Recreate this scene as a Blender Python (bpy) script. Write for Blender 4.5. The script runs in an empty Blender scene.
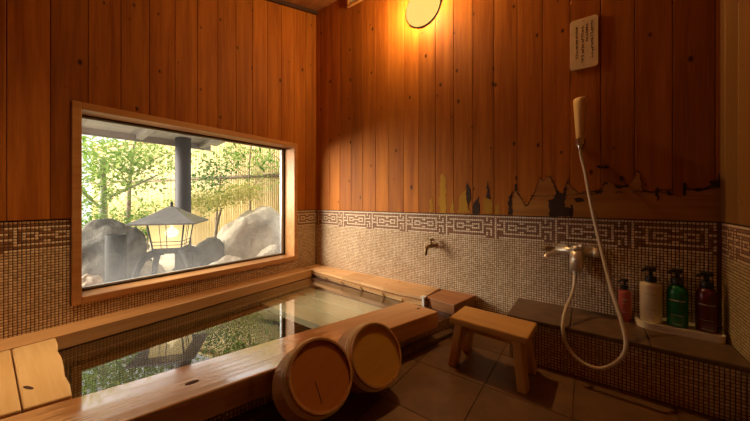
import bpy, bmesh, math, random
import numpy as np
from mathutils import Vector, Matrix, noise

C = bpy.context.scene.collection
SC = bpy.context.scene
R = math.radians
PI = math.pi

# ------------------------------------------------------------------ camera
cam_d = bpy.data.cameras.new('camera')
cam_d.sensor_width = 36.0
cam_d.lens = 36.0 * 288.0 / 750.0
cam_d.shift_y = -11.0 / 750.0
cam_d.clip_start = 0.02
cam = bpy.data.objects.new('camera', cam_d)
C.objects.link(cam)
cam.location = (0.0, 0.0, 0.76)
cam.rotation_euler = (R(90), 0, R(36.3))
SC.camera = cam

# ------------------------------------------------------------------ daylight
world = bpy.data.worlds.new('world')
SC.world = world
world.use_nodes = True
wn = world.node_tree
bgn = wn.nodes['Background']
bgn.inputs[0].default_value = (1.0, 0.97, 0.92, 1)
bgn.inputs[1].default_value = 1.7

sun_d = bpy.data.lights.new('sun', 'SUN')
sun_d.energy = 19.0
sun_d.angle = R(46)
sun_d.color = (1.0, 0.90, 0.74)
sun = bpy.data.objects.new('sun', sun_d)
C.objects.link(sun)
sun.rotation_euler = Vector((0.56, 0.80, -0.25)).to_track_quat('-Z', 'Y').to_euler()
sun.location = (-4, -4, 4)

# soft fill light added without a fixture to brighten the bath's near end
fill_d = bpy.data.lights.new('added_fill_light', 'AREA')
fill_d.shape = 'DISK'; fill_d.size = 0.3; fill_d.energy = 2.3; fill_d.spread = R(50); fill_d.color = (1.0, 0.72, 0.40)
fill_l = bpy.data.objects.new('added_fill_light', fill_d)
C.objects.link(fill_l)
fill_l.location = (-1.56, 0.06, 2.125)

# ------------------------------------------------------------------ exposure
SC.view_settings.view_transform = 'Standard'
SC.view_settings.look = 'None'
SC.view_settings.exposure = 0.0
SC.view_settings.gamma = 1.0
SC.view_settings.use_curve_mapping = False
SC.cycles.max_bounces = 10
SC.cycles.diffuse_bounces = 5
SC.cycles.transparent_max_bounces = 16
SC.cycles.caustics_reflective = False
SC.cycles.caustics_refractive = False
SC.cycles.sample_clamp_indirect = 4.0

# ------------------------------------------------------------------ materials
def new_mat(name):
    m = bpy.data.materials.new(name)
    m.use_nodes = True
    nt = m.node_tree
    for n in list(nt.nodes):
        nt.nodes.remove(n)
    out = nt.nodes.new('ShaderNodeOutputMaterial')
    return m, nt, out

class NT:
    """tiny helper around a node tree"""
    def __init__(s, nt): s.nt = nt
    def node(s, t, **kw):
        n = s.nt.nodes.new(t)
        for k, v in kw.items(): setattr(n, k, v)
        return n
    def link(s, a, b): s.nt.links.new(a, b)
    def put(s, sock, v):
        if hasattr(v, 'is_output') or isinstance(v, bpy.types.NodeSocket): s.link(v, sock)
        elif isinstance(v, (tuple, list)) and len(v) == 3 and sock.type == 'RGBA': sock.default_value = (*v, 1)
        else: sock.default_value = v
    def math(s, op, a, b=0.0, c=None):
        n = s.node('ShaderNodeMath', operation=op)
        s.put(n.inputs[0], a); s.put(n.inputs[1], b)
        if c is not None: s.put(n.inputs[2], c)
        return n.outputs[0]
    def mix(s, f, a, b, blend='MIX'):
        n = s.node('ShaderNodeMix', data_type='RGBA', blend_type=blend)
        s.put(n.inputs[0], f); s.put(n.inputs[6], a); s.put(n.inputs[7], b)
        return n.outputs[2]
    def ramp(s, f, p0, p1, c0=(0, 0, 0), c1=(1, 1, 1)):
        n = s.node('ShaderNodeValToRGB')
        e = n.color_ramp.elements
        e[0].position = p0; e[1].position = p1
        e[0].color = (*c0, 1); e[1].color = (*c1, 1)
        s.put(n.inputs[0], f)
        return n.outputs[0]
    def coords(s, scale=(1, 1, 1), loc=(0, 0, 0)):
        t = s.node('ShaderNodeTexCoord')
        m = s.node('ShaderNodeMapping')
        m.inputs['Scale'].default_value = scale
        m.inputs['Location'].default_value = loc
        s.link(t.outputs['Object'], m.inputs[0])
        return m.outputs[0]
    def noise(s, vec, scale=5.0, detail=3.0, rough=0.5):
        n = s.node('ShaderNodeTexNoise')
        s.put(n.inputs['Vector'], vec)
        n.inputs['Scale'].default_value = scale
        n.inputs['Detail'].default_value = detail
        n.inputs['Roughness'].default_value = rough
        return n.outputs[0]
    def bump(s, h, strength=0.3, dist=0.01):
        n = s.node('ShaderNodeBump')
        n.inputs['Strength'].default_value = strength
        n.inputs['Distance'].default_value = dist
        s.put(n.inputs['Height'], h)
        return n.outputs[0]
    def island(s):
        return s.node('ShaderNodeNewGeometry').outputs['Random Per Island']
    def pbsdf(s, out, col, rough=0.5, metal=0.0, normal=None, spec=0.5, **kw):
        b = s.node('ShaderNodeBsdfPrincipled')
        s.put(b.inputs['Base Color'], col)
        s.put(b.inputs['Roughness'], rough)
        s.put(b.inputs['Metallic'], metal)
        s.put(b.inputs['Specular IOR Level'], spec)
        if normal is not None: s.put(b.inputs['Normal'], normal)
        for k, v in kw.items(): s.put(b.inputs[k], v)
        s.link(b.outputs[0], out.inputs[0])
        return b

def plain(name, col, rough=0.5, metal=0.0, var=0.12, scale=20, spec=0.5, bump=0.05):
    m, nt, out = new_mat(name); k = NT(nt)
    n = k.noise(k.coords(), scale, 4)
    lo = tuple(c * (1 - var) for c in col); hi = tuple(min(1, c * (1 + var)) for c in col)
    k.pbsdf(out, k.ramp(n, 0.3, 0.7, lo, hi), rough, metal, k.bump(n, bump, 0.004), spec)
    return m

def wood(name, c1, c2, axis='Z', rough=0.5, knots=1.0, var=0.25, grain=1.0, knot_scale=5.5, wet=None, spec=0.4, knot_col=(0.05, 0.015, 0.004)):
    """grain runs along `axis` of the object's own coordinates"""
    m, nt, out = new_mat(name); k = NT(nt)
    ai = 'XYZ'.index(axis)
    def sc(al, ac): return tuple(al if i == ai else ac for i in range(3))
    isl = k.island()
    tc = k.node('ShaderNodeTexCoord')
    off = k.node('ShaderNodeCombineXYZ')
    k.put(off.inputs[ai], k.math('MULTIPLY', isl, 37.0))
    add = k.node('ShaderNodeVectorMath', operation='ADD')
    k.link(tc.outputs['Object'], add.inputs[0]); k.link(off.outputs[0], add.inputs[1])
    base = add.outputs[0]
    def mapped(s):
        mp = k.node('ShaderNodeMapping'); mp.inputs['Scale'].default_value = s
        k.link(base, mp.inputs[0]); return mp.outputs[0]
    g1 = k.noise(mapped(sc(1.2, 22 * grain)), 1.0, 4, 0.6)
    g2 = k.noise(mapped(sc(6, 160 * grain)), 1.0, 2, 0.5)
    g3 = k.noise(mapped(sc(0.8, 3)), 1.0, 2, 0.5)
    f = k.math('ADD', k.math('MULTIPLY', g1, 0.6), k.math('ADD', k.math('MULTIPLY', g2, 0.2), k.math('MULTIPLY', g3, 0.2)))
    col = k.ramp(f, 0.36, 0.64, c1, c2)
    bright = k.math('ADD', 1 - var * 0.5, k.math('MULTIPLY', isl, var))
    hsv = k.node('ShaderNodeHueSaturation')
    k.put(hsv.inputs['Value'], bright); k.put(hsv.inputs['Color'], col)
    col = hsv.outputs[0]
    if knots > 0:
        v = k.node('ShaderNodeTexVoronoi', voronoi_dimensions='2D'); v.inputs['Scale'].default_value = knot_scale
        sp = k.node('ShaderNodeSeparateXYZ'); k.link(base, sp.inputs[0])
        cb = k.node('ShaderNodeCombineXYZ')
        if axis == 'Z':
            k.put(cb.inputs[0], k.math('MULTIPLY', k.math('ADD', sp.outputs[0], sp.outputs[1]), 1.6)); k.put(cb.inputs[1], k.math('MULTIPLY', sp.outputs[2], 1.0))
        else:
            k.put(cb.inputs[0], k.math('MULTIPLY', sp.outputs[0], 1.0 if axis == 'X' else 1.6)); k.put(cb.inputs[1], k.math('MULTIPLY', sp.outputs[1], 1.6 if axis == 'X' else 1.0))
        k.put(v.inputs['Vector'], cb.outputs[0])
        dn = k.math('ADD', v.outputs['Distance'], k.math('MULTIPLY', g1, 0.05))
        rnd = k.node('ShaderNodeSeparateColor'); k.link(v.outputs['Color'], rnd.inputs[0])
        r = k.math('MULTIPLY', k.math('SUBTRACT', rnd.outputs[0], 0.58), 0.16 * knots)
        core = k.math('LESS_THAN', dn, k.math('ADD', r, 0.02))
        halo = k.ramp(k.math('SUBTRACT', dn, r), 0.02, 0.07, (0.5, 0.5, 0.5), (1, 1, 1))
        col = k.mix(1.0, col, halo, 'MULTIPLY')
        col = k.mix(k.math('MULTIPLY', core, 0.85), col, knot_col)
    rg = k.math('ADD', rough, k.math('MULTIPLY', k.math('SUBTRACT', g1, 0.5), 0.25))
    strength = 0.18
    nrm = k.bump(f, strength, 0.004)
    if wet:
        lo, hi, wax = wet
        t2 = k.node('ShaderNodeSeparateXYZ'); k.link(tc.outputs['Object'], t2.inputs[0])
        wob = k.math('MULTIPLY', k.math('SUBTRACT', k.noise(mapped(sc(3, 18)), 1.0, 4, 0.7), 0.5), 0.5)
        p = k.math('ADD', t2.outputs[ai], wob)
        w1 = k.ramp(p, 0, 1); 
        a = k.node('ShaderNodeMapRange'); k.put(a.inputs[0], p); a.inputs[1].default_value = lo; a.inputs[2].default_value = lo + 0.05
        b = k.node('ShaderNodeMapRange'); k.put(b.inputs[0], p); b.inputs[1].default_value = hi; b.inputs[2].default_value = hi - 0.15
        wm = k.math('MULTIPLY', a.outputs[0], b.outputs[0])
        mixr = k.node('ShaderNodeMix', data_type='FLOAT')
        k.put(mixr.inputs[0], wm); k.put(mixr.inputs[2], rg); mixr.inputs[3].default_value = 0.10
        rg = mixr.outputs[0]
        col = k.mix(k.math('MULTIPLY', wm, 0.55), col, k.mix(1.0, col, (0.75, 0.62, 0.5), 'MULTIPLY'))
        k.pbsdf(out, col, rg, 0.0, nrm, spec, **{'Coat Weight': k.math('MULTIPLY', wm, 1.0), 'Coat Roughness': k.ramp(g1, 0.46, 0.62, (0.06, 0.06, 0.06), (0.30, 0.30, 0.30)), 'Coat IOR': 3.0})
    else:
        k.pbsdf(out, col, rg, 0.0, nrm, spec)
    return m

def tile_mat(name, c1, c2, rough=0.3, spec=0.5):
    m, nt, out = new_mat(name); k = NT(nt)
    isl = k.island()
    big = k.noise(k.coords(), 9, 3)
    col = k.ramp(k.math('ADD', k.math('MULTIPLY', isl, 0.8), k.math('MULTIPLY', k.math('SUBTRACT', big, 0.5), 0.8)), 0.0, 1.0, c1, c2)
    k.pbsdf(out, col, rough, 0, k.bump(k.noise(k.coords(), 150, 2), 0.1, 0.002), spec)
    return m

M = {}
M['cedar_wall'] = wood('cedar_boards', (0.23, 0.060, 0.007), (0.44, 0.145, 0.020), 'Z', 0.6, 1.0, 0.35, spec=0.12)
M['cedar_dark'] = plain('cedar_groove', (0.05, 0.016, 0.006), 0.8)
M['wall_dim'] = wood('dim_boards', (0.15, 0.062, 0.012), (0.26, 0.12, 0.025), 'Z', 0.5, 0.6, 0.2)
M['ceiling'] = wood('ceiling_boards', (0.25, 0.09, 0.03), (0.40, 0.17, 0.06), 'X', 0.6, 0.6)
M['frame'] = wood('window_frame_wood', (0.42, 0.17, 0.05), (0.58, 0.29, 0.10), 'Y', 0.4, 0.0, 0.1)
M['hinoki'] = wood('bath_rim_wood', (0.60, 0.32, 0.13), (0.80, 0.50, 0.25), 'X', 0.42, 0.5, 0.2, knot_scale=4.0)
M['hinoki_y'] = wood('window_side_rim_wood', (0.58, 0.30, 0.12), (0.78, 0.48, 0.23), 'Y', 0.4, 0.3, 0.2, knot_scale=3.0)
M['hinoki_beam'] = wood('front_rim_wood', (0.56, 0.28, 0.11), (0.78, 0.46, 0.21), 'X', 0.42, 0.5, 0.2, knot_scale=4.0, wet=(0.10, 1.0, 0))
M['cover'] = wood('bath_cover_wood', (0.70, 0.42, 0.17), (0.86, 0.60, 0.30), 'X', 0.38, 0.0, 0.15, grain=0.8, knot_scale=4.5)
M['end_block'] = wood('end_block_wood', (0.30, 0.12, 0.045), (0.46, 0.21, 0.08), 'X', 0.5, 0.2, 0.1)
M['stool'] = wood('stool_wood', (0.62, 0.32, 0.08), (0.78, 0.45, 0.13), 'X', 0.42, 0.2, 0.1)
M['stool_leg'] = wood('stool_leg_wood', (0.60, 0.31, 0.08), (0.76, 0.44, 0.13), 'Z', 0.42, 0.2, 0.1)
M['bucket_side'] = wood('bucket_stave_wood', (0.50, 0.24, 0.08), (0.68, 0.38, 0.15), 'Z', 0.45, 0.0, 0.12)
M['bucket_base'] = wood('bucket_base_wood', (0.44, 0.15, 0.02), (0.55, 0.21, 0.032), 'X', 0.5, 0.0, 0.1, grain=0.7)
M['bucket_base_yellow'] = wood('bucket_base_yellow_wood', (0.64, 0.34, 0.05), (0.76, 0.45, 0.08), 'X', 0.45, 0.0, 0.1, grain=0.7)
M['hoop'] = plain('bucket_hoop', (0.88, 0.70, 0.46), 0.35)
M['crack'] = plain('wood_crack', (0.06, 0.02, 0.008), 0.9)
M['tile'] = tile_mat('mosaic_tan', (0.53, 0.34, 0.17), (0.82, 0.61, 0.38), 0.3)
M['tile_light'] = tile_mat('mosaic_cream', (0.74, 0.54, 0.34), (0.88, 0.70, 0.48), 0.25)
M['tile_dark'] = tile_mat('mosaic_brown', (0.21, 0.085, 0.030), (0.32, 0.145, 0.055), 0.35)
M['tile_bath'] = tile_mat('mosaic_bath', (0.34, 0.23, 0.10), (0.58, 0.43, 0.23), 0.3)
M['tile_ochre'] = tile_mat('mosaic_ochre', (0.42, 0.30, 0.12), (0.66, 0.50, 0.24), 0.35)
M['grout'] = plain('grout', (0.11, 0.045, 0.022), 0.8, var=0.3, scale=8)
M['grout_light'] = plain('grout_light', (0.42, 0.30, 0.19), 0.8, var=0.2, scale=8)
M['bath_floor'] = plain('bath_floor_tile', (0.13, 0.115, 0.06), 0.5, var=0.3, scale=6)
M['slab'] = plain('shelf_stone', (0.15, 0.085, 0.042), 0.42, var=0.25, scale=18)
M['floor_tile'] = None
M['rot'] = plain('rotten_wood', (0.035, 0.014, 0.006), 0.9)
M['peel'] = wood('peeled_wood', (0.30, 0.12, 0.03), (0.44, 0.20, 0.05), 'X', 0.8, 0.0, 0.1, spec=0.05)
M['pale_peel'] = wood('pale_peeled_wood', (0.28, 0.13, 0.015), (0.46, 0.23, 0.035), 'Z', 0.8, 0.0, 0.2, spec=0.05)
M['chrome'] = plain('chrome', (0.72, 0.66, 0.58), 0.16, 1.0, 0.03)
M['satin'] = plain('satin_metal', (0.74, 0.65, 0.52), 0.38, 0.75, 0.05)
M['brass'] = plain('aged_brass', (0.30, 0.19, 0.09), 0.32, 1.0, 0.2)
M['hose'] = plain('grey_hose', (0.60, 0.52, 0.42), 0.35, 0.0, 0.04)
M['handle'] = wood('shower_head_wood', (0.66, 0.44, 0.18), (0.80, 0.58, 0.28), 'Z', 0.4, 0.0, 0.05)
M['plaque'] = plain('cream_plaque', (0.80, 0.64, 0.42), 0.5, var=0.06)
M['ink'] = plain('brown_ink', (0.04, 0.015, 0.008), 0.7)
M['black'] = plain('black_plastic', (0.016, 0.013, 0.012), 0.3)
M['bottle_white'] = plain('cream_bottle', (0.74, 0.62, 0.42), 0.4, var=0.03)
M['bottle_green'] = plain('green_bottle', (0.006, 0.16, 0.055), 0.22, var=0.05)
M['bottle_maroon'] = plain('maroon_bottle', (0.10, 0.012, 0.016), 0.22, var=0.05)
M['bottle_red'] = plain('red_bottle', (0.52, 0.10, 0.06), 0.3, var=0.05)
M['label_ink'] = plain('pale_lettering', (0.62, 0.56, 0.48), 0.6)
M['label_grey'] = plain('grey_lettering', (0.40, 0.32, 0.20), 0.6)
M['tray'] = plain('cream_tray', (0.86, 0.78, 0.56), 0.42, var=0.04)
M['white'] = plain('white_plastic', (0.8, 0.78, 0.72), 0.4)
M['alu'] = plain('grey_aluminium', (0.42, 0.43, 0.44), 0.4, 0.6, 0.05)
M['gasket'] = plain('black_gasket', (0.02, 0.018, 0.016), 0.5)
M['iron'] = plain('dark_iron', (0.02, 0.02, 0.02), 0.75, 0.0, 0.2, 12, spec=0.2, bump=0.0)
M['lantern_roof'] = plain('lantern_roof_metal', (0.20, 0.20, 0.205), 0.45, 0.3, 0.15, 14)
M['post'] = plain('post_dark_wood', (0.045, 0.040, 0.045), 0.7, var=0.3, scale=8)
M['eave'] = wood('weathered_eave_wood', (0.50, 0.48, 0.46), (0.68, 0.66, 0.63), 'Y', 0.8, 0.0, 0.2)
M['eave_light'] = plain('eave_light_edge', (0.50, 0.48, 0.43), 0.7)
M['rock_light'] = None
M['bark'] = plain('pale_bark', (0.50, 0.46, 0.39), 0.9, var=0.4, scale=25, bump=0.6)
M['bark_dark'] = plain('brown_bark', (0.20, 0.15, 0.10), 0.9, var=0.4, scale=25, bump=0.6)

def rock_mat(name, c1, c2, s=3):
    m, nt, out = new_mat(name); k = NT(nt)
    n1 = k.noise(k.coords(), s, 6, 0.65); n2 = k.noise(k.coords(), 25, 5, 0.7)
    f = k.math('ADD', k.math('MULTIPLY', n1, 0.75), k.math('MULTIPLY', n2, 0.25))
    k.pbsdf(out, k.ramp(f, 0.38, 0.62, c1, c2), 0.85, 0, k.bump(n2, 0.6, 0.02), 0.2)
    return m
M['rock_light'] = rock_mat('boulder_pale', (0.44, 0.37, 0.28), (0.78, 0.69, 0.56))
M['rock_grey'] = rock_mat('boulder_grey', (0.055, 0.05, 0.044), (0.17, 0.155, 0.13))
M['soil'] = rock_mat('garden_soil', (0.36, 0.31, 0.24), (0.60, 0.53, 0.43), 6)

def floor_mat():
    m, nt, out = new_mat('brown_stone_tile'); k = NT(nt)
    isl = k.island()
    n = k.noise(k.coords(), 7, 6, 0.65); n2 = k.noise(k.coords(), 60, 4, 0.6)
    f = k.math('ADD', k.math('ADD', k.math('MULTIPLY', n, 0.6), k.math('MULTIPLY', n2, 0.15)), k.math('MULTIPLY', isl, 0.25))
    col = k.ramp(f, 0.35, 0.7, (0.115, 0.056, 0.022), (0.26, 0.14, 0.062))
    k.pbsdf(out, col, k.math('ADD', 0.28, k.math('MULTIPLY', n2, 0.25)), 0, k.bump(n2, 0.15, 0.004), 0.5)
    return m
M['floor_tile'] = floor_mat()

def leaf_mat(name, c1, c2, tr=0.35):
    m, nt, out = new_mat(name); k = NT(nt)
    isl = k.island()
    col = k.ramp(isl, 0.1, 0.9, c1, c2)
    d = k.node('ShaderNodeBsdfDiffuse'); t = k.node('ShaderNodeBsdfTranslucent')
    k.put(d.inputs[0], col); k.put(t.inputs[0], col)
    mx = k.node('ShaderNodeMixShader'); mx.inputs[0].default_value = tr
    k.link(d.outputs[0], mx.inputs[1]); k.link(t.outputs[0], mx.inputs[2])
    k.link(mx.outputs[0], out.inputs[0])
    return m
M['leaf_green'] = leaf_mat('leaf_green', (0.10, 0.24, 0.035), (0.34, 0.50, 0.12))
M['leaf_pale'] = leaf_mat('leaf_pale', (0.16, 0.30, 0.05), (0.42, 0.52, 0.16))
M['leaf_deep'] = leaf_mat('leaf_deep', (0.035, 0.11, 0.025), (0.15, 0.29, 0.07))
M['leaf_gold'] = leaf_mat('leaf_gold', (0.32, 0.34, 0.06), (0.64, 0.60, 0.17))

def bamboo_mat():
    m, nt, out = new_mat('bamboo_fence'); k = NT(nt)
    isl = k.island()
    n = k.noise(k.coords((9, 9, 1.5)), 1, 4, 0.6)
    f = k.math('ADD', k.math('MULTIPLY', n, 0.6), k.math('MULTIPLY', isl, 0.4))
    k.pbsdf(out, k.ramp(f, 0.25, 0.75, (0.48, 0.36, 0.15), (0.66, 0.53, 0.27)), 0.5, 0, None, 0.3)
    return m
M['bamboo'] = bamboo_mat()

def fresnel_clear(name, tint, ior, rough=0.0, bump=None, fog=None, boost=1.0):
    """clear sheet: what lies behind, plus its mirror reflection by the Fresnel law, plus optional condensation"""
    m, nt, out = new_mat(name); k = NT(nt)
    tr = k.node('ShaderNodeBsdfTransparent'); k.put(tr.inputs[0], tint)
    gl = k.node('ShaderNodeBsdfGlossy'); gl.inputs['Roughness'].default_value = rough
    if bump:
        nrm = k.bump(k.noise(k.coords(), bump[0], 2), bump[1], 0.01)
        k.link(nrm, gl.inputs['Normal'])
    geo = k.node('ShaderNodeNewGeometry'); dt = k.node('ShaderNodeVectorMath', operation='DOT_PRODUCT')
    k.link(geo.outputs['Normal'], dt.inputs[0]); k.link(geo.outputs['Incoming'], dt.inputs[1])
    f0 = ((ior - 1) / (ior + 1)) ** 2
    c5 = k.math('POWER', k.math('SUBTRACT', 1.0, k.math('ABSOLUTE', dt.outputs['Value'])), 5.0)
    fres = k.math('ADD', f0, k.math('MULTIPLY', c5, 1 - f0))      # Schlick, the same from both sides
    mx = k.node('ShaderNodeMixShader')
    k.put(mx.inputs[0], k.math('MINIMUM', k.math('MULTIPLY', fres, boost), 1.0))
    k.link(tr.outputs[0], mx.inputs[1]); k.link(gl.outputs[0], mx.inputs[2])
    last = mx.outputs[0]
    if fog:
        lo, hi, amt = fog
        sp = k.node('ShaderNodeSeparateXYZ'); t = k.node('ShaderNodeTexCoord'); k.link(t.outputs['Object'], sp.inputs[0])
        n = k.noise(k.coords((1, 3, 2)), 2.0, 4, 0.6)
        z = k.math('ADD', sp.outputs[2], k.math('MULTIPLY', k.math('SUBTRACT', n, 0.5), 0.35))
        mr = k.node('ShaderNodeMapRange'); k.put(mr.inputs[0], z)
        mr.inputs[1].default_value = hi; mr.inputs[2].default_value = lo; mr.inputs[3].default_value = amt * 0.12; mr.inputs[4].default_value = amt
        tl = k.node('ShaderNodeBsdfTranslucent'); tl.inputs[0].default_value = (0.92, 0.93, 0.94, 1)
        m2 = k.node('ShaderNodeMixShader'); k.put(m2.inputs[0], mr.outputs[0])
        k.link(last, m2.inputs[1]); k.link(tl.outputs[0], m2.inputs[2])
        last = m2.outputs[0]
    k.link(last, out.inputs[0])
    return m
M['glass'] = fresnel_clear('window_glass', (0.97, 0.98, 0.97), 1.5, fog=(0.28, 0.60, 0.09))
M['water'] = fresnel_clear('bath_water', (0.90, 0.93, 0.84), 1.333, 0.02, (5, 0.012), None, 2.8)

def glow_mat(name, col, strength, clear=0.0, tint=(1, 1, 1)):
    m, nt, out = new_mat(name); k = NT(nt)
    e = k.node('ShaderNodeEmission'); k.put(e.inputs[0], col); e.inputs[1].default_value = strength
    if clear > 0:
        t = k.node('ShaderNodeBsdfTransparent'); k.put(t.inputs[0], tint)
        d = k.node('ShaderNodeBsdfTranslucent'); d.inputs[0].default_value = (0.06, 0.05, 0.035, 1)
        a = k.node('ShaderNodeAddShader'); k.link(d.outputs[0], a.inputs[0]); k.link(e.outputs[0], a.inputs[1])
        mx = k.node('ShaderNodeMixShader'); mx.inputs[0].default_value = clear
        k.link(a.outputs[0], mx.inputs[1]); k.link(t.outputs[0], mx.inputs[2])
        k.link(mx.outputs[0], out.inputs[0])
    else:
        k.link(e.outputs[0], out.inputs[0])
    return m
M['lamp_glass'] = glow_mat('lamp_glass', (1.0, 0.66, 0.16), 1.1)
M['lantern_paper'] = glow_mat('lantern_paper', (1.0, 0.70, 0.25), 1.05, 0.10, (1, 0.85, 0.6))
M['bulb'] = glow_mat('bulb_glow', (1.0, 0.9, 0.7), 14.0)

# ------------------------------------------------------------------ mesh helpers
class MB:
    """collects shapes; build() links them as ONE mesh object"""
    def __init__(s): s.v = []; s.f = []; s.mi = []; s.sm = []
    def add(s, vs, fs, mi=0, smooth=False, mat=None):
        o = len(s.v)
        for v in vs:
            v = Vector(v)
            s.v.append(tuple(mat @ v) if mat is not None else tuple(v))
        for f in fs:
            s.f.append(tuple(i + o for i in f)); s.mi.append(mi); s.sm.append(smooth)
    def box(s, x0, x1, y0, y1, z0, z1, mi=0, mat=None):
        vs = [(x0, y0, z0), (x1, y0, z0), (x1, y1, z0), (x0, y1, z0), (x0, y0, z1), (x1, y0, z1), (x1, y1, z1), (x0, y1, z1)]
        s.add(vs, [(0, 3, 2, 1), (4, 5, 6, 7), (0, 1, 5, 4), (1, 2, 6, 5), (2, 3, 7, 6), (3, 0, 4, 7)], mi, False, mat)
    def hexa(s, bottom, top, mi=0):
        vs = list(bottom) + list(top); n = len(bottom)
        fs = [tuple(reversed(range(n))), tuple(range(n, 2 * n))] + [(i, (i + 1) % n, n + (i + 1) % n, n + i) for i in range(n)]
        s.add(vs, fs, mi)
    def lathe(s, prof, n=32, mi=0, mat=None, close=True):
        vs = []; fs = []
        for r, z in prof:
            for i in range(n):
                a = 2 * PI * i / n
                vs.append((r * math.cos(a), r * math.sin(a), z))
        for j in range(len(prof) - 1):
            for i in range(n):
                fs.append((j * n + i, j * n + (i + 1) % n, (j + 1) * n + (i + 1) % n, (j + 1) * n + i))
        s.add(vs, fs, mi, True, mat)
        if close:
            o = len(s.v) - len(vs)
            s.f.append(tuple(o + i for i in reversed(range(n)))); s.mi.append(mi); s.sm.append(False)
            s.f.append(tuple(o + (len(prof) - 1) * n + i for i in range(n))); s.mi.append(mi); s.sm.append(False)
    def tube(s, pts, rad, n=10, mi=0):
        pts = [Vector(p) for p in pts]
        rads = rad if isinstance(rad, (list, tuple)) else [rad] * len(pts)
        vs = []; fs = []
        up = Vector((0, 0, 1)); prev = None
        for i, p in enumerate(pts):
            t = (pts[min(i + 1, len(pts) - 1)] - pts[max(i - 1, 0)]).normalized()
            if prev is None:
                a = t.cross(up) if abs(t.dot(up)) < 0.95 else t.cross(Vector((1, 0, 0)))
            else:
                a = prev - t * prev.dot(t)
            a.normalize(); b = t.cross(a); prev = a
            for j in range(n):
                th = 2 * PI * j / n
                vs.append(p + (a * math.cos(th) + b * math.sin(th)) * rads[i])
        for i in range(len(pts) - 1):
            for j in range(n):
                fs.append((i * n + j, i * n + (j + 1) % n, (i + 1) * n + (j + 1) % n, (i + 1) * n + j))
        s.add(vs, fs, mi, True)
        o = len(s.v) - len(vs)
        s.f.append(tuple(o + j for j in reversed(range(n)))); s.mi.append(mi); s.sm.append(False)
        s.f.append(tuple(o + (len(pts) - 1) * n + j for j in range(n))); s.mi.append(mi); s.sm.append(False)
    def build(s, name, mats, parent=None, origin=None, bevel=0.0, seg=2, sub=0):
        me = bpy.data.meshes.new(name)
        vs = s.v
        if origin is not None:
            vs = [(x - origin[0], y - origin[1], z - origin[2]) for x, y, z in vs]
        me.from_pydata(vs, [], s.f)
        for m in (mats if isinstance(mats, (list, tuple)) else [mats]): me.materials.append(m)
        me.polygons.foreach_set('material_index', s.mi)
        me.polygons.foreach_set('use_smooth', s.sm)
        bm = bmesh.new(); bm.from_mesh(me)
        bmesh.ops.recalc_face_normals(bm, faces=bm.faces)
        bm.to_mesh(me); bm.free()
        me.update()
        return link(name, me, parent, origin, bevel, seg)

def link(name, me, parent=None, origin=None, bevel=0.0, seg=2):
    o = bpy.data.objects.new(name, me)
    C.objects.link(o)
    if origin is not None: o.location = origin
    if parent is not None: o.parent = parent
    if bevel > 0:
        b = o.modifiers.new('bevel', 'BEVEL'); b.width = bevel; b.segments = seg; b.limit_method = 'ANGLE'; b.angle_limit = R(40)
    return o

def thing(name, label, cat, loc=(0, 0, 0), rot=(0, 0, 0), group=None):
    o = bpy.data.objects.new(name, None); C.objects.link(o)
    o.location = loc; o.rotation_euler = rot; o.empty_display_size = 0.1
    o['label'] = label; o['category'] = cat
    if group: o['group'] = group
    return o

def tag(o, label, cat, group=None, kind=None):
    o['label'] = label; o['category'] = cat
    if group: o['group'] = group
    if kind: o['kind'] = kind
    return o

def struct(o):
    o['kind'] = 'structure'
    return o

def smooth_path(pts, n=8):
    pts = [Vector(p) for p in pts]; out = []
    for i in range(len(pts) - 1):
        p0 = pts[max(i - 1, 0)]; p1 = pts[i]; p2 = pts[i + 1]; p3 = pts[min(i + 2, len(pts) - 1)]
        for j in range(n):
            t = j / n
            out.append(0.5 * ((2 * p1) + (p2 - p0) * t + (2 * p0 - 5 * p1 + 4 * p2 - p3) * t * t + (-p0 + 3 * p1 - 3 * p2 + p3) * t ** 3))
    out.append(pts[-1])
    return out

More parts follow.
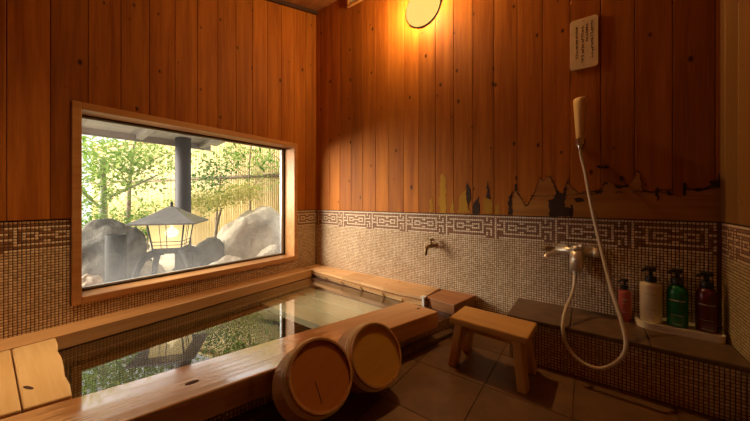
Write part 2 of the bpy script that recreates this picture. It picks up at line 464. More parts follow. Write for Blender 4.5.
PITCH = 0.0122
def mosaic(name, org, u, v, nu, nv, choose, mats, parent=None, pitch=PITCH, gap=0.23, lift=0.0014, keep=None, bed=True):
    """a sheet of small tiles on a grout bed: org corner, u/v unit directions; tiles stand out along u x v"""
    org = np.array(org, float); u = np.array(u, float); v = np.array(v, float); n = np.cross(u, v)
    rng = np.random.RandomState(len(name) * 7 + nu)
    ii, jj = np.meshgrid(np.arange(nu), np.arange(nv)); ii = ii.ravel(); jj = jj.ravel()
    if keep is not None:
        k = np.array([keep(a, b) for a, b in zip(ii, jj)], bool); ii = ii[k]; jj = jj[k]
    N = len(ii); g = pitch * gap * 0.5
    jit = rng.uniform(-0.03, 0.03, (N, 2)) * pitch
    u0 = ii * pitch + g + jit[:, 0]; u1 = (ii + 1) * pitch - g + jit[:, 0]
    v0 = jj * pitch + g + jit[:, 1]; v1 = (jj + 1) * pitch - g + jit[:, 1]
    b = pitch * 0.07
    def P(a, c, h): return org + a[:, None] * u + c[:, None] * v + (n * h)[None, :]
    V = np.stack([P(u0, v0, 0), P(u1, v0, 0), P(u1, v1, 0), P(u0, v1, 0),
                  P(u0 + b, v0 + b, lift), P(u1 - b, v0 + b, lift), P(u1 - b, v1 - b, lift), P(u0 + b, v1 - b, lift)], 1).reshape(-1, 3)
    F = np.array([(4, 5, 6, 7), (0, 1, 5, 4), (1, 2, 6, 5), (2, 3, 7, 6), (3, 0, 4, 7)])
    F = (F[None] + (np.arange(N) * 8)[:, None, None]).reshape(-1, 4)
    mi = np.repeat(np.array([choose(a, c) for a, c in zip(ii, jj)]), 5)
    W = nu * pitch; H = nv * pitch
    corners = np.array([org, org + u * W, org + u * W + v * H, org + v * H])
    if bed:
      V = np.concatenate([V, corners]); F = np.concatenate([F, [[N * 8, N * 8 + 1, N * 8 + 2, N * 8 + 3]]]); mi = np.concatenate([mi, [len(mats)]]); mats = list(mats) + [M['grout']]
    me = bpy.data.meshes.new(name)
    me.vertices.add(len(V)); me.vertices.foreach_set('co', V.ravel())
    me.loops.add(F.size); me.loops.foreach_set('vertex_index', F.ravel().astype(np.int32))
    me.polygons.add(len(F)); me.polygons.foreach_set('loop_start', np.arange(0, F.size, 4, dtype=np.int32))
    for m in mats: me.materials.append(m)
    me.polygons.foreach_set('material_index', mi.astype(np.int32))
    me.update(calc_edges=True); me.validate()
    return link(name, me, parent)

def fret_rows():
    """one repeat (25 tiles) of the fret border, top row first; # = cream tile"""
    on = set()
    def h(r, a, b): on.update((r, c % 25) for c in range(a, b + 1))
    def v(c, r0, r1): on.update((r, c % 25) for r in range(r0, r1 + 1))
    h(0, 0, 24); h(2, 8, 25); h(8, 10, 25); h(10, 8, 26)
    v(10, 2, 8); v(25, 2, 8)
    for a in (12, 20):
        h(4, a, a + 3); h(6, a, a + 3); v(a, 4, 6); v(a + 3, 4, 6)
    h(5, 15, 20); v(17, 3, 3); v(17, 7, 7); v(18, 3, 3); v(18, 7, 7)
    v(2, 1, 2); v(4, 2, 4); h(4, 0, 4); v(6, 1, 10); h(4, 6, 8); h(6, 6, 10); h(6, 2, 4); v(4, 6, 9); v(2, 8, 9)
    return [''.join('#' if (r, c) in on else '.' for c in range(25)) for r in range(11)]
FRET = fret_rows()
def fret(i, row):
    """row counted from the top"""
    return FRET[row][i % 25] == '#'

# ================================================================== ROOM SHELL
XL, XR, YB, YF = -1.991, 0.448, 1.80, -0.90
DADO = 0.664                       # top of the mosaic
WY0, WY1, WZ0, WZ1 = 0.285, 1.548, 0.285, 1.20      # window opening
def board_run(mb, a0, a1, first, step, place, cut=None):
    """vertical boards between a0 and a1; place(lo, hi, z0, z1) adds one board"""
    k = math.floor((a0 - first) / step)
    while first + k * step < a1:
        lo = max(a0, first + k * step) + 0.0008; hi = min(a1, first + (k + 1) * step) - 0.0008
        if hi - lo > 0.004:
            for z0, z1 in (cut(lo, hi) if cut else [(DADO + 0.005, 2.56)]):
                place(lo, hi, z0, z1)
        k += 1

# floor: square stone tiles, cut along the bath plinth
DX, DY = 0.2870, 0.9579            # direction of the slanting front rim, towards the back wall
PX, PY = DY, -DX                   # square to it, out of the bath
AX, AY = -1.271, 0.027             # a point on its inner edge
def beam_pt(t, off, z): return (AX + t * DX + off * PX, AY + t * DY + off * PY, z)

fm = MB()
for i in range(-6, 3):
    for j in range(-8, 4):
        x0 = -0.04 + 0.298 * i; y0 = 1.21 + 0.298 * j
        if x0 + 0.298 < -1.6 or x0 > XR: continue
        fm.box(x0 + 0.002, min(x0 + 0.296, XR + 0.03), max(y0 + 0.002, YF - 0.05), min(y0 + 0.296, YB + 0.03), -0.02, 0.0, 0)
fm.box(-1.7, XR + 0.03, YF - 0.05, YB + 0.03, -0.06, -0.003, 1)
fl = fm.build('floor', [M['floor_tile'], M['grout']])
bm = bmesh.new(); bm.from_mesh(fl.data)
bmesh.ops.bisect_plane(bm, geom=bm.verts[:] + bm.edges[:] + bm.faces[:], plane_co=beam_pt(0, 0.13, 0), plane_no=(PX, PY, 0), clear_inner=True)
bm.to_mesh(fl.data); bm.free()
struct(fl)

# window wall
w = MB()
w.box(XL - 0.17, XL - 0.0015, YF - 0.1, YB + 0.1, -1.2, WZ0 - 0.003, 0)
w.box(XL - 0.17, XL - 0.0015, YF - 0.1, WY0 - 0.003, WZ0 - 0.003, DADO, 0)
w.box(XL - 0.17, XL - 0.0015, WY1 + 0.003, YB + 0.1, WZ0 - 0.003, DADO, 0)
w.box(XL - 0.17, XL - 0.004, YF - 0.1, WY0 - 0.003, DADO, 2.6, 1)
w.box(XL - 0.17, XL - 0.004, WY1 + 0.003, YB + 0.1, DADO, 2.6, 1)
w.box(XL - 0.17, XL - 0.004, WY0 - 0.003, WY1 + 0.003, WZ1 + 0.003, 2.6, 1)
wl = struct(w.build('wall_left', [M['grout'], M['cedar_dark']]))
b = MB()
def left_board(lo, hi, z0, z1):
    a, c, zt = WY0 - 0.014, WY1 + 0.014, WZ1 + 0.012
    if hi <= a or lo >= c: out = [(lo, z0), (hi, z0), (hi, z1), (lo, z1)]
    elif lo >= a and hi <= c: out = [(lo, zt), (hi, zt), (hi, z1), (lo, z1)]
    elif lo < a: out = [(lo, z0), (a, z0), (a, zt), (hi, zt), (hi, z1), (lo, z1)]
    else: out = [(lo, zt), (c, zt), (c, z0), (hi, z0), (hi, z1), (lo, z1)]
    n = len(out)
    vs = [(XL + 0.007, y, z) for y, z in out] + [(XL - 0.004, y, z) for y, z in out]
    b.add(vs, [tuple(range(n)), tuple(reversed(range(n, 2 * n)))] + [(i, n + i, n + (i + 1) % n, (i + 1) % n) for i in range(n)])
board_run(b, YF, YB, 0.0585, 0.1243, left_board)
b.build('boarding', M['cedar_wall'], wl, None, 0.002, 1)
NV = 43; ZB = DADO - NV * PITCH
def choose_fret(i, j, nv, ph):
    row = nv - 1 - j
    if row < 11: return 1 if fret(i - ph, row) else 2
    return 0
TM = [M['tile'], M['tile_light'], M['tile_dark'], M['grout']]
n_l = int((YB - YF) / PITCH)
def keep_left(i, j):
    y0 = YF + i * PITCH; y1 = y0 + PITCH; z1 = ZB + (j + 1) * PITCH
    return not (y1 > WY0 - 0.028 and y0 < WY1 + 0.028 and z1 > WZ0 - 0.028)
ph = int(round((0.168 - YF) / PITCH - 17.5)) % 25
mosaic('mosaic', (XL - 0.0014, YF, ZB), (0, 1, 0), (0, 0, 1), n_l, NV, lambda i, j: choose_fret(i, j, NV, ph), TM, wl, keep=keep_left, bed=False)

# back wall
w = MB()
w.box(XL - 0.17, XR + 0.17, YB + 0.0015, YB + 0.15, -1.2, DADO, 0)
w.box(XL - 0.17, XR + 0.17, YB + 0.006, YB + 0.15, DADO, 2.6, 1)
wb = struct(w.build('wall_back', [M['grout'], M['cedar_dark']]))
b = MB()
board_run(b, XL, XR, -1.438, 0.1245, lambda lo, hi, z0, z1: b.box(lo, hi, YB - 0.006, YB + 0.006, z0, z1))
b.build('boarding', M['cedar_wall'], wb, None, 0.002, 1)
n_b = int((XR - XL) / PITCH)
NVF = 54; ZF = DADO - NVF * PITCH
mosaic('mosaic', (XL, YB + 0.0014, ZF), (1, 0, 0), (0, 0, 1), n_b, NVF, lambda i, j: choose_fret(i, j, NVF, 21), TM, wb, bed=False,
       keep=lambda i, j: not (XL + i * PITCH < -0.62 and ZF + j * PITCH < 0.10))

# peeled and rotten foot of the boards
def plate(mb, poly, y0, y1, mi=0):
    n = len(poly)
    vs = [(x, y0, z) for x, z in poly] + [(x, y1, z) for x, z in poly]
    fs = [tuple(range(n)), tuple(reversed(range(n, 2 * n)))] + [(i, n + i, n + (i + 1) % n, (i + 1) % n) for i in range(n)]
    mb.add(vs, fs, mi)
PEEL = [(-0.34, 0.669), (-0.34, 0.774), (-0.326, 0.843), (-0.314, 0.791), (-0.299, 0.768), (-0.278, 0.724), (-0.263, 0.729), (-0.243, 0.768), (-0.224, 0.823), (-0.205, 0.883), (-0.193, 0.861), (-0.172, 0.887), (-0.158, 0.881), (-0.14, 0.843), (-0.123, 0.789), (-0.1, 0.789), (-0.078, 0.867), (-0.067, 0.83), (-0.06, 0.821), (-0.033, 0.793), (0.019, 0.798), (0.044, 0.797), (0.069, 0.839), (0.09, 0.843), (0.109, 0.817), (0.156, 0.826), (0.171, 0.84), (0.186, 0.894), (0.197, 0.884), (0.208, 0.804), (0.229, 0.794), (0.25, 0.794), (0.278, 0.789), (0.305, 0.779), (0.331, 0.765), (0.344, 0.811), (0.376, 0.797), (0.406, 0.81), (0.421, 0.818), (0.443, 0.809), (0.443, 0.669)]
ROT = [[(-0.167, 0.757), (-0.14, 0.766), (-0.122, 0.81), (-0.1, 0.789), (-0.078, 0.861), (-0.085, 0.789), (-0.093, 0.721), (-0.065, 0.716), (-0.065, 0.67), (-0.158, 0.67)], [(-0.605, 0.87), (-0.58, 0.819), (-0.58, 0.757), (-0.596, 0.713), (-0.609, 0.807)], [(-0.562, 0.738), (-0.531, 0.781), (-0.525, 0.672), (-0.562, 0.672)], [(-0.48, 0.868), (-0.467, 0.817), (-0.46, 0.763), (-0.485, 0.769)], [(-0.361, 0.769), (-0.343, 0.815), (-0.343, 0.672), (-0.364, 0.672)], [(-0.33, 0.851), (-0.318, 0.846), (-0.318, 0.814), (-0.326, 0.803)], [(0.412, 0.836), (0.436, 0.84), (0.44, 0.87), (0.444, 0.852), (0.444, 0.808), (0.418, 0.811)], [(0.105, 0.839), (0.129, 0.828), (0.16, 0.831), (0.156, 0.816), (0.113, 0.815)], [(0.125, 0.867), (0.139, 0.872), (0.142, 0.851), (0.129, 0.849)], [(0.036, 0.924), (0.077, 0.927), (0.09, 0.912), (0.061, 0.91)], [(0.253, 0.813), (0.259, 0.813), (0.259, 0.755), (0.254, 0.755)], [(0.336, 0.83), (0.344, 0.834), (0.347, 0.779), (0.339, 0.774)], [(-0.051, 0.766), (-0.015, 0.766), (-0.007, 0.75), (-0.037, 0.744)], [(-0.069, 0.733), (-0.058, 0.733), (-0.058, 0.67), (-0.069, 0.67)], [(0.036, 0.808), (0.061, 0.809), (0.065, 0.797), (0.034, 0.792)], [(0.286, 0.798), (0.298, 0.793), (0.302, 0.776), (0.289, 0.779)]]
PALE = [[(-0.779, 0.923), (-0.755, 0.931), (-0.741, 0.875), (-0.738, 0.67), (-0.791, 0.674)], [(-0.499, 0.767), (-0.478, 0.775), (-0.453, 0.751), (-0.444, 0.676), (-0.506, 0.676)], [(-0.65, 0.782), (-0.612, 0.82), (-0.599, 0.713), (-0.58, 0.675), (-0.663, 0.672)], [(-0.7, 0.77), (-0.69, 0.757), (-0.682, 0.674), (-0.708, 0.674)], [(-0.858, 0.757), (-0.838, 0.77), (-0.832, 0.673), (-0.858, 0.672)], [(-0.433, 0.716), (-0.416, 0.739), (-0.41, 0.677), (-0.438, 0.676)]]
rng = random.Random(5)
def rough_poly(poly, amp, step=0.012):
    out = []
    for i, p in enumerate(poly):
        q = poly[(i + 1) % len(poly)]
        L = math.hypot(q[0] - p[0], q[1] - p[1]); k = max(1, int(L / step))
        for j in range(k):
            t = j / k; a = amp if 0 < j else 0
            out.append((p[0] + (q[0] - p[0]) * t + rng.uniform(-a, a), max(0.669, p[1] + (q[1] - p[1]) * t + rng.uniform(-a, a))))
    return out
mb = MB(); plate(mb, PEEL, YB - 0.0075, YB - 0.0055); mb.build('peeled_band', M['peel'], wb)
mb = MB()
for p in PALE: plate(mb, rough_poly(p, 0.006), YB - 0.0078, YB - 0.0055)
mb.build('peeled_patch', M['pale_peel'], wb)
mb = MB()
for p in ROT: plate(mb, rough_poly(p, 0.005), YB - 0.0086, YB - 0.0055)
edge = rough_poly(PEEL[1:-1], 0.004, 0.01)[:-8]
for i in range(len(edge) - 1):          # the ragged dark lip of the peeled layer
    (xa, za), (xb, zb) = edge[i], edge[i + 1]
    if math.hypot(xb - xa, zb - za) > 0.05: continue
    t = 0.0015 + 0.0045 * abs(noise.noise((xa * 14, za * 9, 0)))
    if xa > 0.0 and noise.noise((xa * 17, 3.1, 0)) < -0.12: continue
    plate(mb, [(xa, za - t), (xb + 0.002, zb - t), (xb + 0.002, zb + t), (xa, za + t)], YB - 0.0084, YB - 0.0055)
mb.build('rotten_edge', M['rot'], wb)

# right wall and the wall behind the viewer
w = MB()
w.box(XR + 0.0015, XR + 0.15, YF - 0.1, YB + 0.15, -0.06, DADO, 0)
w.box(XR + 0.006, XR + 0.15, YF - 0.1, YB + 0.15, DADO, 2.6, 1)
wr = struct(w.build('wall_right', [M['grout'], M['cedar_dark']]))
b = MB()
board_run(b, YF, YB - 0.008, 1.74, 0.1245, lambda lo, hi, z0, z1: b.box(XR - 0.006, XR + 0.006, lo, hi, z0, z1))
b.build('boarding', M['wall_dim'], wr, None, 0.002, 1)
mosaic('mosaic', (XR + 0.0014, YB, ZF), (0, -1, 0), (0, 0, 1), 150, NVF, lambda i, j: choose_fret(i, j, NVF, 4), [M['tile_ochre'], M['tile_light'], M['tile_dark']], wr, bed=False)
w = MB()
w.box(XL - 0.17, XR + 0.15, YF - 0.12, YF, -0.06, DADO, 0)
w.box(XL - 0.17, XR + 0.15, YF - 0.12, YF - 0.012, DADO, 2.6, 1)
wf = struct(w.build('wall_front', [M['tile_dark'], M['cedar_dark']]))
b = MB()
board_run(b, XL, XR, -1.438, 0.1245, lambda lo, hi, z0, z1: b.box(lo, hi, YF - 0.012, YF, z0, z1))
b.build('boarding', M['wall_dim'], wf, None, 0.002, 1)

# ceiling: slopes down from the back wall, then level
mb = MB()
def ceil_z(y): return max(2.14, 2.467 - (YB - y) * 0.292)
x = XL - 0.02
yk = YB - (2.467 - 2.14) / 0.292
while x < XR + 0.02:
    x1 = min(x + 0.15, XR + 0.02)
    for ya, yb in ((yk, YB + 0.02), (YF - 0.02, yk)):
        za, zb = ceil_z(ya), ceil_z(yb)
        mb.hexa([(x + .001, ya, za), (x1 - .001, ya, za), (x1 - .001, yb, zb), (x + .001, yb, zb)],
                [(x + .001, ya, za + .012), (x1 - .001, ya, za + .012), (x1 - .001, yb, zb + .012), (x + .001, yb, zb + .012)])
    x = x1
mb.box(XL - 0.17, XR + 0.15, YF - 0.12, YB + 0.15, 2.6, 2.64)
cl = struct(mb.build('ceiling', M['ceiling']))
mb = MB()      # dark corner batten along the ceiling line
for y in (1.0,):
    mb.hexa([(XL + .007, 0.2, ceil_z(.2) - .03), (XL + .03, 0.2, ceil_z(.2) - .03), (XL + .03, yk, 2.11), (XL + .007, yk, 2.11)],
            [(XL + .007, 0.2, ceil_z(.2)), (XL + .03, 0.2, ceil_z(.2)), (XL + .03, yk, 2.14), (XL + .007, yk, 2.14)])
mb.hexa([(XL + .007, yk, 2.11), (XL + .03, yk, 2.11), (XL + .03, YB - .006, 2.437), (XL + .007, YB - .006, 2.437)],
        [(XL + .007, yk, 2.14), (XL + .03, yk, 2.14), (XL + .03, YB - .006, 2.465), (XL + .007, YB - .006, 2.465)])
struct(mb.build('trim_1', M['cedar_dark']))

# window: wooden lining, dark sash, pane
GX = XL - 0.115
mb = MB()
t = 0.034; q = 0.014
for a in ((XL - 0.165, XL + q, WY0 - t, WY0, WZ0 - t, WZ1 + t), (XL - 0.165, XL + q, WY1, WY1 + t, WZ0 - t, WZ1 + t),
          (XL - 0.165, XL + q, WY0, WY1, WZ1, WZ1 + t), (XL - 0.165, XL + q, WY0, WY1, WZ0 - t, WZ0)):
    mb.box(*a)
win = struct(mb.build('window_1', M['frame'], None, None, 0.003))
mb = MB()
s = 0.008
for a in ((GX - 0.02, GX + 0.003, WY0, WY0 + s, WZ0, WZ1), (GX - 0.02, GX + 0.003, WY1 - s, WY1, WZ0, WZ1),
          (GX - 0.02, GX + 0.003, WY0 + s, WY1 - s, WZ1 - s, WZ1), (GX - 0.02, GX + 0.003, WY0 + s, WY1 - s, WZ0, WZ0 + s)):
    mb.box(*a)
mb.build('window_gasket', M['gasket'], win)
mb = MB(); s2 = 0.017
for a in ((GX - 0.026, GX - 0.004, WY0 + s, WY0 + s2, WZ0 + s, WZ1 - s), (GX - 0.026, GX - 0.004, WY1 - s2 - 0.014, WY1 - s, WZ0 + s, WZ1 - s),
          (GX - 0.026, GX - 0.004, WY0 + s2, WY1 - s2 - .014, WZ1 - s2, WZ1 - s), (GX - 0.026, GX - 0.004, WY0 + s2, WY1 - s2 - .014, WZ0 + s, WZ0 + s2)):
    mb.box(*a)
mb.build('window_sash', M['alu'], win)
mb = MB()
mb.add([(GX - .012, WY0 + s, WZ0 + s), (GX - .012, WY1 - s, WZ0 + s), (GX - .012, WY1 - s, WZ1 - s), (GX - .012, WY0 + s, WZ1 - s)], [(0, 1, 2, 3)])
mb.build('window_pane', M['glass'], win)

# ================================================================== BATH
TOP = 0.17
bath = thing('sunken_bath', 'mosaic bath sunk under the window, with heavy worn timber rims', 'bath', (-1.4, 0.9, 0))
BO = Vector((-1.4, 0.9, 0))
def in_bath(o):
    o.parent = bath; o.matrix_parent_inverse = Matrix.Translation(-BO); return o
BXL, BYB, BYN, BZ = -1.862, 1.62, 0.12, -0.52
# basin: masonry, then tile sheets
mb = MB()
def prism(pts, z0, z1, mi=0): mb.hexa([(x, y, z0) for x, y in pts], [(x, y, z1) for x, y in pts], mi)
def bx(t, off): p = beam_pt(t, off, 0); return (p[0], p[1])
tE = (YB - AY) / DY
t1 = (BYN - AY) / DY
prism([(XL, BYB), (bx((BYB - AY) / DY + .02, 0.16)), bx(tE + .03, 0.16), (XL, YB)], BZ, 0.105)
prism([(XL, -0.9), (BXL, -0.9), (BXL, BYB), (XL, BYB)], BZ, 0.105)
prism([bx(-0.97, 0.012), bx(-0.97, 0.16), bx(tE, 0.16), bx(tE, 0.012)], BZ, 0.084)
prism([(BXL, -0.9), bx(-0.97, 0.012), bx(t1, 0.012), (BXL, BYN)], BZ, 0.136)
prism([(BXL, BYN), bx(t1, .012), bx((BYB - AY) / DY, .012), (BXL, BYB)], BZ - 0.05, BZ, 1)
in_bath(mb.build('basin', [M['grout'], M['bath_floor']]))
TB = [M['tile_bath'], M['tile_light'], M['tile_dark'], M['tile_ochre']]
pick = lambda i, j: 0
nvb = int((0.105 - BZ) / PITCH)
zb = 0.105 - nvb * PITCH
in_bath(mosaic('basin_tiling', (BXL + 0.0005, BYN, zb), (0, 1, 0), (0, 0, 1), int((BYB - BYN) / PITCH), nvb, lambda i, j: 1 if j == nvb - 5 else 0, TB))
in_bath(mosaic('basin_tiling', (BXL, BYB - 0.0005, zb), (1, 0, 0), (0, 0, 1), int(1.06 / PITCH), nvb, lambda i, j: 0, TB))
in_bath(mosaic('plinth_tiling', beam_pt(-0.97, 0.1605, 0.0), (DX, DY, 0), (0, 0, 1), int((tE + .97) / PITCH), 7, lambda i, j: 0, [M['tile'], M['tile_light']]))
# foot kerb
mb = MB()
mb.hexa([beam_pt(-0.97, 0.165, 0), beam_pt(-0.97, 0.205, 0), beam_pt(tE - .03, 0.205, 0), beam_pt(tE - .03, 0.165, 0)],
        [beam_pt(-0.97, 0.165, 0.028), beam_pt(-0.97, 0.205, 0.024), beam_pt(tE - .03, 0.205, 0.024), beam_pt(tE - .03, 0.165, 0.028)])
in_bath(mb.build('kerb', M['slab'], None, None, 0.004))
# front rim, in its own long axis
mb = MB()
xa, xi, xf = -0.96, 1.487, 1.523
mb.hexa([(xa, -0.213, 0.086), (xf, -0.213, 0.086), (xi, 0, 0.086), (xa, 0, 0.086)], [(xa, -0.213, TOP), (xf, -0.213, TOP), (xi, 0, TOP), (xa, 0, TOP)])
fr = mb.build('front_rim', M['hinoki_beam'], None, None, 0.006, 3)
fr.matrix_world = Matrix.Translation((AX, AY, 0)) @ Matrix.Rotation(math.atan2(DY, DX), 4, 'Z')
fr.parent = bath; fr.matrix_parent_inverse = Matrix.Translation(-BO)
fr['label'] = 'thick timber beam, wet and shining at its near half'
for (kx, ky, a) in ((0.427, -0.129, 0.02), (1.465, -0.122, 0.012)):
    mb = MB(); n = 12
    vs = [(kx + a * math.cos(2 * PI * i / n), ky + a * 0.5 * math.sin(2 * PI * i / n), TOP + 0.0006) for i in range(n)]
    vs += [(x, y, TOP - 0.004) for x, y, z in vs]
    mb.add(vs, [tuple(range(n)), tuple(reversed(range(n, 2 * n)))] + [(i, n + i, n + (i + 1) % n, (i + 1) % n) for i in range(n)])
    mb.build('knot', M['crack'], fr)
# rim below the window
mb = MB()
pts_f = [(-1.846, -0.85), (-1.842, 0.2), (-1.850, 0.65), (-1.862, 1.02), (-1.868, 1.35), (-1.872, 1.645)]
for (x0, y0), (x1, y1) in zip(pts_f, pts_f[1:]):
    mb.hexa([(XL, y0, 0.108), (x0, y0, 0.108), (x1, y1, 0.108), (XL, y1, 0.108)], [(XL, y0, TOP - .002), (x0, y0, TOP - .002), (x1, y1, TOP - .002), (XL, y1, TOP - .002)])
o = mb.build('window_side_rim', M['hinoki_y'])
bm = bmesh.new(); bm.from_mesh(o.data); bmesh.ops.remove_doubles(bm, verts=bm.verts, dist=1e-4)
bm.to_mesh(o.data); bm.free(); in_bath(o)
# rim along the back wall: live edge
mb = MB()
pts_f = [(-1.985, 1.660), (-1.89, 1.655), (-1.7, 1.640), (-1.5, 1.618), (-1.3, 1.60), (-1.1, 1.585), (-0.95, 1.575), (-0.79, 1.585)]
for (x0, y0), (x1, y1) in zip(pts_f, pts_f[1:]):
    mb.hexa([(x0, y0 + .006, 0.148), (x1, y1 + .006, 0.148), (x1, YB, 0.148), (x0, YB, 0.148)], [(x0, y0, TOP), (x1, y1, TOP), (x1, YB, TOP), (x0, YB, TOP)], 0)
    mb.hexa([(x0, y0 + .02, 0.107), (x1, y1 + .012, 0.107), (x1, YB, 0.107), (x0, YB, 0.107)], [(x0, y0 - .006, 0.14), (x1, y1 - .012 + .01 * (x1 > -1.0), 0.14), (x1, YB, 0.14), (x0, YB, 0.14)], 0)
    mb.hexa([(x0, y0 + .02, 0.139), (x1, y1 + .02, 0.139), (x1, YB, 0.139), (x0, YB, 0.139)], [(x0, y0 + .02, 0.149), (x1, y1 + .02, 0.149), (x1, YB, 0.149), (x0, YB, 0.149)], 1)
in_bath(mb.build('wall_side_rim', [M['hinoki'], M['crack']]))
mb = MB()
mb.hexa([(-0.772, 1.60, 0.105), (-0.60, 1.572, 0.105), (-0.558, YB, 0.105), (-0.752, YB, 0.105)], [(-0.785, 1.590, TOP), (-0.595, 1.563, TOP), (-0.549, YB, TOP), (-0.760, YB, TOP)])
o = in_bath(mb.build('end_block', M['end_block'], None, None, 0.005)); o['label'] = 'darker rotting timber block at the end of the wall rim'
mb = MB(); mb.box(-0.800, -0.786, 1.566, 1.586, 0.112, 0.172); mb.box(-0.812, -0.782, 1.566, 1.60, 0.170, 0.1735)
in_bath(mb.build('white_clip', M['white'], None, None, 0.001))
# bench under water
mb = MB()
for y0, y1 in ((1.165, 1.306), (1.324, 1.456), (1.474, 1.618)):
    mb.hexa([(BXL + .004, y0 + .0, -0.015), (-0.78 , y0, -0.015), (-0.78, y1, -0.015), (BXL + .004, y1, -0.015)], [(BXL + .004, y0, 0.025), (-0.78, y0, 0.025), (-0.78, y1, 0.025), (BXL + .004, y1, 0.025)])
bm_ = mb.build('underwater_bench', wood('bench_boards', (0.76, 0.66, 0.45), (0.88, 0.80, 0.60), 'X', 0.6, 0.0, 0.1), None, None, 0.003)
bm = bmesh.new(); bm.from_mesh(bm_.data)
bmesh.ops.bisect_plane(bm, geom=bm.verts[:] + bm.edges[:] + bm.faces[:], plane_co=beam_pt(0, 0.011, 0), plane_no=(PX, PY, 0), clear_outer=True)
bm.to_mesh(bm_.data); bm.free()
in_bath(bm_)
# water
mb = MB()
pw = [(BXL + .002, BYN + .002), bx(t1 + .002, .011), bx((BYB - AY) / DY, .011), (BXL + .002, BYB - .002)]
mb.add([(x, y, 0.104) for x, y in pw], [(0, 1, 2, 3)])
o = mb.build('bath_water', M['water'], None, (-1.4, 0.9, 0.104)); tag(o, 'clear still water in the bath, mirroring the window', 'water', None, 'stuff')

# loose cover boards at the near end
def cover(y0, y1, label, skew0=0.0, skew1=0.0):
    g = lambda y: AX + (y - AY) / DY * DX - 0.018
    mb = MB(); n = 7
    back = [(-1.825 + (g(y1 + skew1) + 1.825) * i / n, y1 + skew1 + (skew0 - skew1) * (1 - i / n) + (0.003 * math.sin(i * 2.3) if 0 < i < n else 0)) for i in range(n + 1)]
    if not skew0 and not skew1: back = [back[0], back[-1]]
    poly = [(-1.825, y0), (g(y0), y0)] + list(reversed(back))
    mb.hexa([(x, y, 0.137) for x, y in poly], [(x, y, 0.172) for x, y in poly])
    o = mb.build('bath_cover_board', M['cover'], None, (-1.53, (y0 + y1) / 2, 0.137), 0.005, 3)
    tag(o, label, 'cover board', 'cover boards on the near end of the bath')
    return o
c1 = cover(0.067, 0.165, 'narrow pale cover board with a dark oval knot, its rough edge facing the water', 0.018, -0.006)
c2 = cover(-0.30, 0.064, 'wide pale cover board at the near end, against the side of its narrow neighbour')
def oval(mb, x, y, a, b_, z, rot=0.0, n=14):
    vs = []
    for i in range(n):
        th = 2 * PI * i / n; px, py = a * math.cos(th), b_ * math.sin(th)
        vs.append((x + px * math.cos(rot) - py * math.sin(rot), y + px * math.sin(rot) + py * math.cos(rot), z))
    vs += [(x_, y_, z - 0.004) for x_, y_, z_ in vs]
    mb.add(vs, [tuple(range(n)), tuple(reversed(range(n, 2 * n)))] + [(i, n + i, n + (i + 1) % n, (i + 1) % n) for i in range(n)])
mb = MB(); oval(mb, -1.405 - -1.53, 0.084 - 0.116, 0.024, 0.0055, 0.0356, 0.35)
mb.build('knot', M['crack'], c1)

# ================================================================== STOOL
st = thing('bath_stool', 'low wooden bath stool standing on the brown floor tiles by the tiled shelf', 'stool', (-0.345, 1.362, 0), (0, 0, R(-3)))
mb = MB()
mb.hexa([(-0.163, -0.092, 0.187), (0.166, -0.092, 0.187), (0.166, 0.092, 0.187), (-0.163, 0.092, 0.187)], [(-0.163, -0.092, 0.218), (0.166, -0.092, 0.218), (0.166, 0.092, 0.218), (-0.163, 0.092, 0.218)])
mb.build('seat', M['stool'], st, None, 0.008, 3)
for sx in (-1, 1):
    mb = MB()
    x0, x1 = sx * 0.122, sx * 0.147
    prof = [(-0.108, 0), (-0.055, 0), (-0.032, 0.11), (0.0, 0.135), (0.032, 0.11), (0.055, 0), (0.108, 0), (0.086, 0.189), (-0.086, 0.189)]
    n = len(prof); at_x = lambda z: x1 + (x0 - x1) * z / 0.189
    vs = [(at_x(z) - 0.018, y, z) for y, z in prof] + [(at_x(z) + 0.018, y, z) for y, z in prof]
    mb.add(vs, [tuple(range(n)), tuple(reversed(range(n, 2 * n)))] + [(i, n + i, n + (i + 1) % n, (i + 1) % n) for i in range(n)])
    mb.build('leg', M['stool_leg'], st, None, 0.005, 2)
mb = MB(); mb.box(-0.135, 0.135, -0.012, 0.012, 0.137, 0.165)
mb.build('stretcher', M['stool'], st, None, 0.003)

